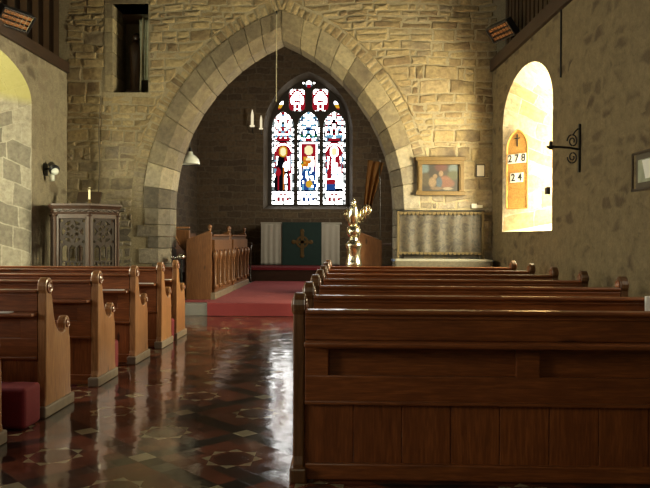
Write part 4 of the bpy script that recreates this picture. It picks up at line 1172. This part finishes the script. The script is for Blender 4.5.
# wrought iron bracket
y_b = 8.45; xb = XR(y_b)
t = thing('iron_bracket', 'black wrought iron candle bracket with scrolls on the right wall', 'bracket', (xb-.004, y_b, 2.4))
m = MB(); m.box(-.02, 0, -.025, .025, -.27, .3); m.build('back_plate', M['iron'], t, local=True)
m = MB(); m.tube([(-.01,0,.0), (-.12,.0,.02), (-.24,.0,.03), (-.34,.0,.03)], .014, 8); m.build('arm', M['iron'], t, local=True)
m = MB()
for zc, rr, sg in ((.1, .085, 1), (-.09, .08, -1)):
    pts = []
    for i in range(26):
        a = i/25*2.6*2*PI/1.6; r = rr*(1-.75*i/25); pts.append((-.09-.75*r*math.cos(a), .0, zc+sg*r*math.sin(a)))
    m.tube(pts, .009, 6)
m.tube([(-.02,0,.25), (-.05,.02,.22), (-.08,.03,.17)], .009, 6)
m.build('scroll', M['iron'], t, local=True)
m = MB(); m.lathe([(.015, -.03), (.05, .0), (.055, .012), (.02, .02), (.02, .06), (.004, .075)], (-.345,.0,.03), 12); m.build('candle_cup', M['iron'], t, local=True, smooth=True)

y_s = 9.5; o = MB().box(-.05, .0, -.06, .06, -.05, .05).build('switch_box', M['black'], bevel=.008); o.matrix_basis = Matrix.Translation((XR(y_s)-.004, y_s, 1.98))
tag(o, 'small black box on the near edge of the bright window', 'box')
y_p = 6.74; xp = XR(y_p); ang = -math.atan(KR)
t = thing('framed_picture', 'framed picture at the right edge of the view on the rough wall', 'picture', (xp, y_p, 2.0))
m = MB(); m.box(-.03, 0, -.36, .36, -.19, -.165).box(-.03, 0, -.36, .36, .165, .19).box(-.03, 0, -.36, -.33, -.19, .19).box(-.03, 0, .33, .36, -.19, .19)
m.build('frame', M['dark_y'], t, local=True)
MB().box(-.015, -.004, -.33, .33, -.165, .165).build('mount', M['conduit'], t, local=True)
MB().box(-.018, -.013, -.23, .23, -.11, .11).build('print', M['rag'], t, local=True)
m = MB(); m.prism([(-.13, .1), (.13, .1), (.05, -.08), (-.05, -.08)], lambda a, b, d_: Vector((d_, a, b)), -.021, -.017); m.build('pale_shape', M['paper'], t, local=True)
pts = [(XR(9.1)-.012, 9.1, 4.28), (XR(9.1)-.012, 9.1, 3.4)]
tag(MB().tube(pts, .011, 6).build('wall_cable', M['iron']), 'thin dark cable running down from the plate beside the bright window', 'cable')
tag(MB().tube([(-4.42, YA-.04, 3.85), (-4.46, YA-.045, 3.2), (-4.44, YA-.04, 2.6), (-4.47, YA-.045, 2.0)], .011, 6).build('wall_conduit', M['conduit']), 'dark conduit running down the wall below the high opening', 'pipe')
o = MB().box(1.98, 2.16, 4.735, 4.765, .784, .965).build('white_card', M['white'], bevel=.004)
tag(o, 'white card standing at the right edge on the ledge of the second pew', 'card')

# ------------------------------------------------------------------ world and view
w = bpy.data.worlds.new('world'); S.world = w; w.use_nodes = True
w.node_tree.nodes['Background'].inputs[0].default_value = (.6,.75,1,1); w.node_tree.nodes['Background'].inputs[1].default_value = .3
S.view_settings.view_transform = 'Standard'; S.view_settings.look = 'None'; S.view_settings.gamma = 1; S.view_settings.use_curve_mapping = False
S.view_settings.exposure = 0
S.cycles.max_bounces = 10; S.cycles.diffuse_bounces = 6; S.cycles.use_denoising = True
S.cycles.sample_clamp_indirect = 8
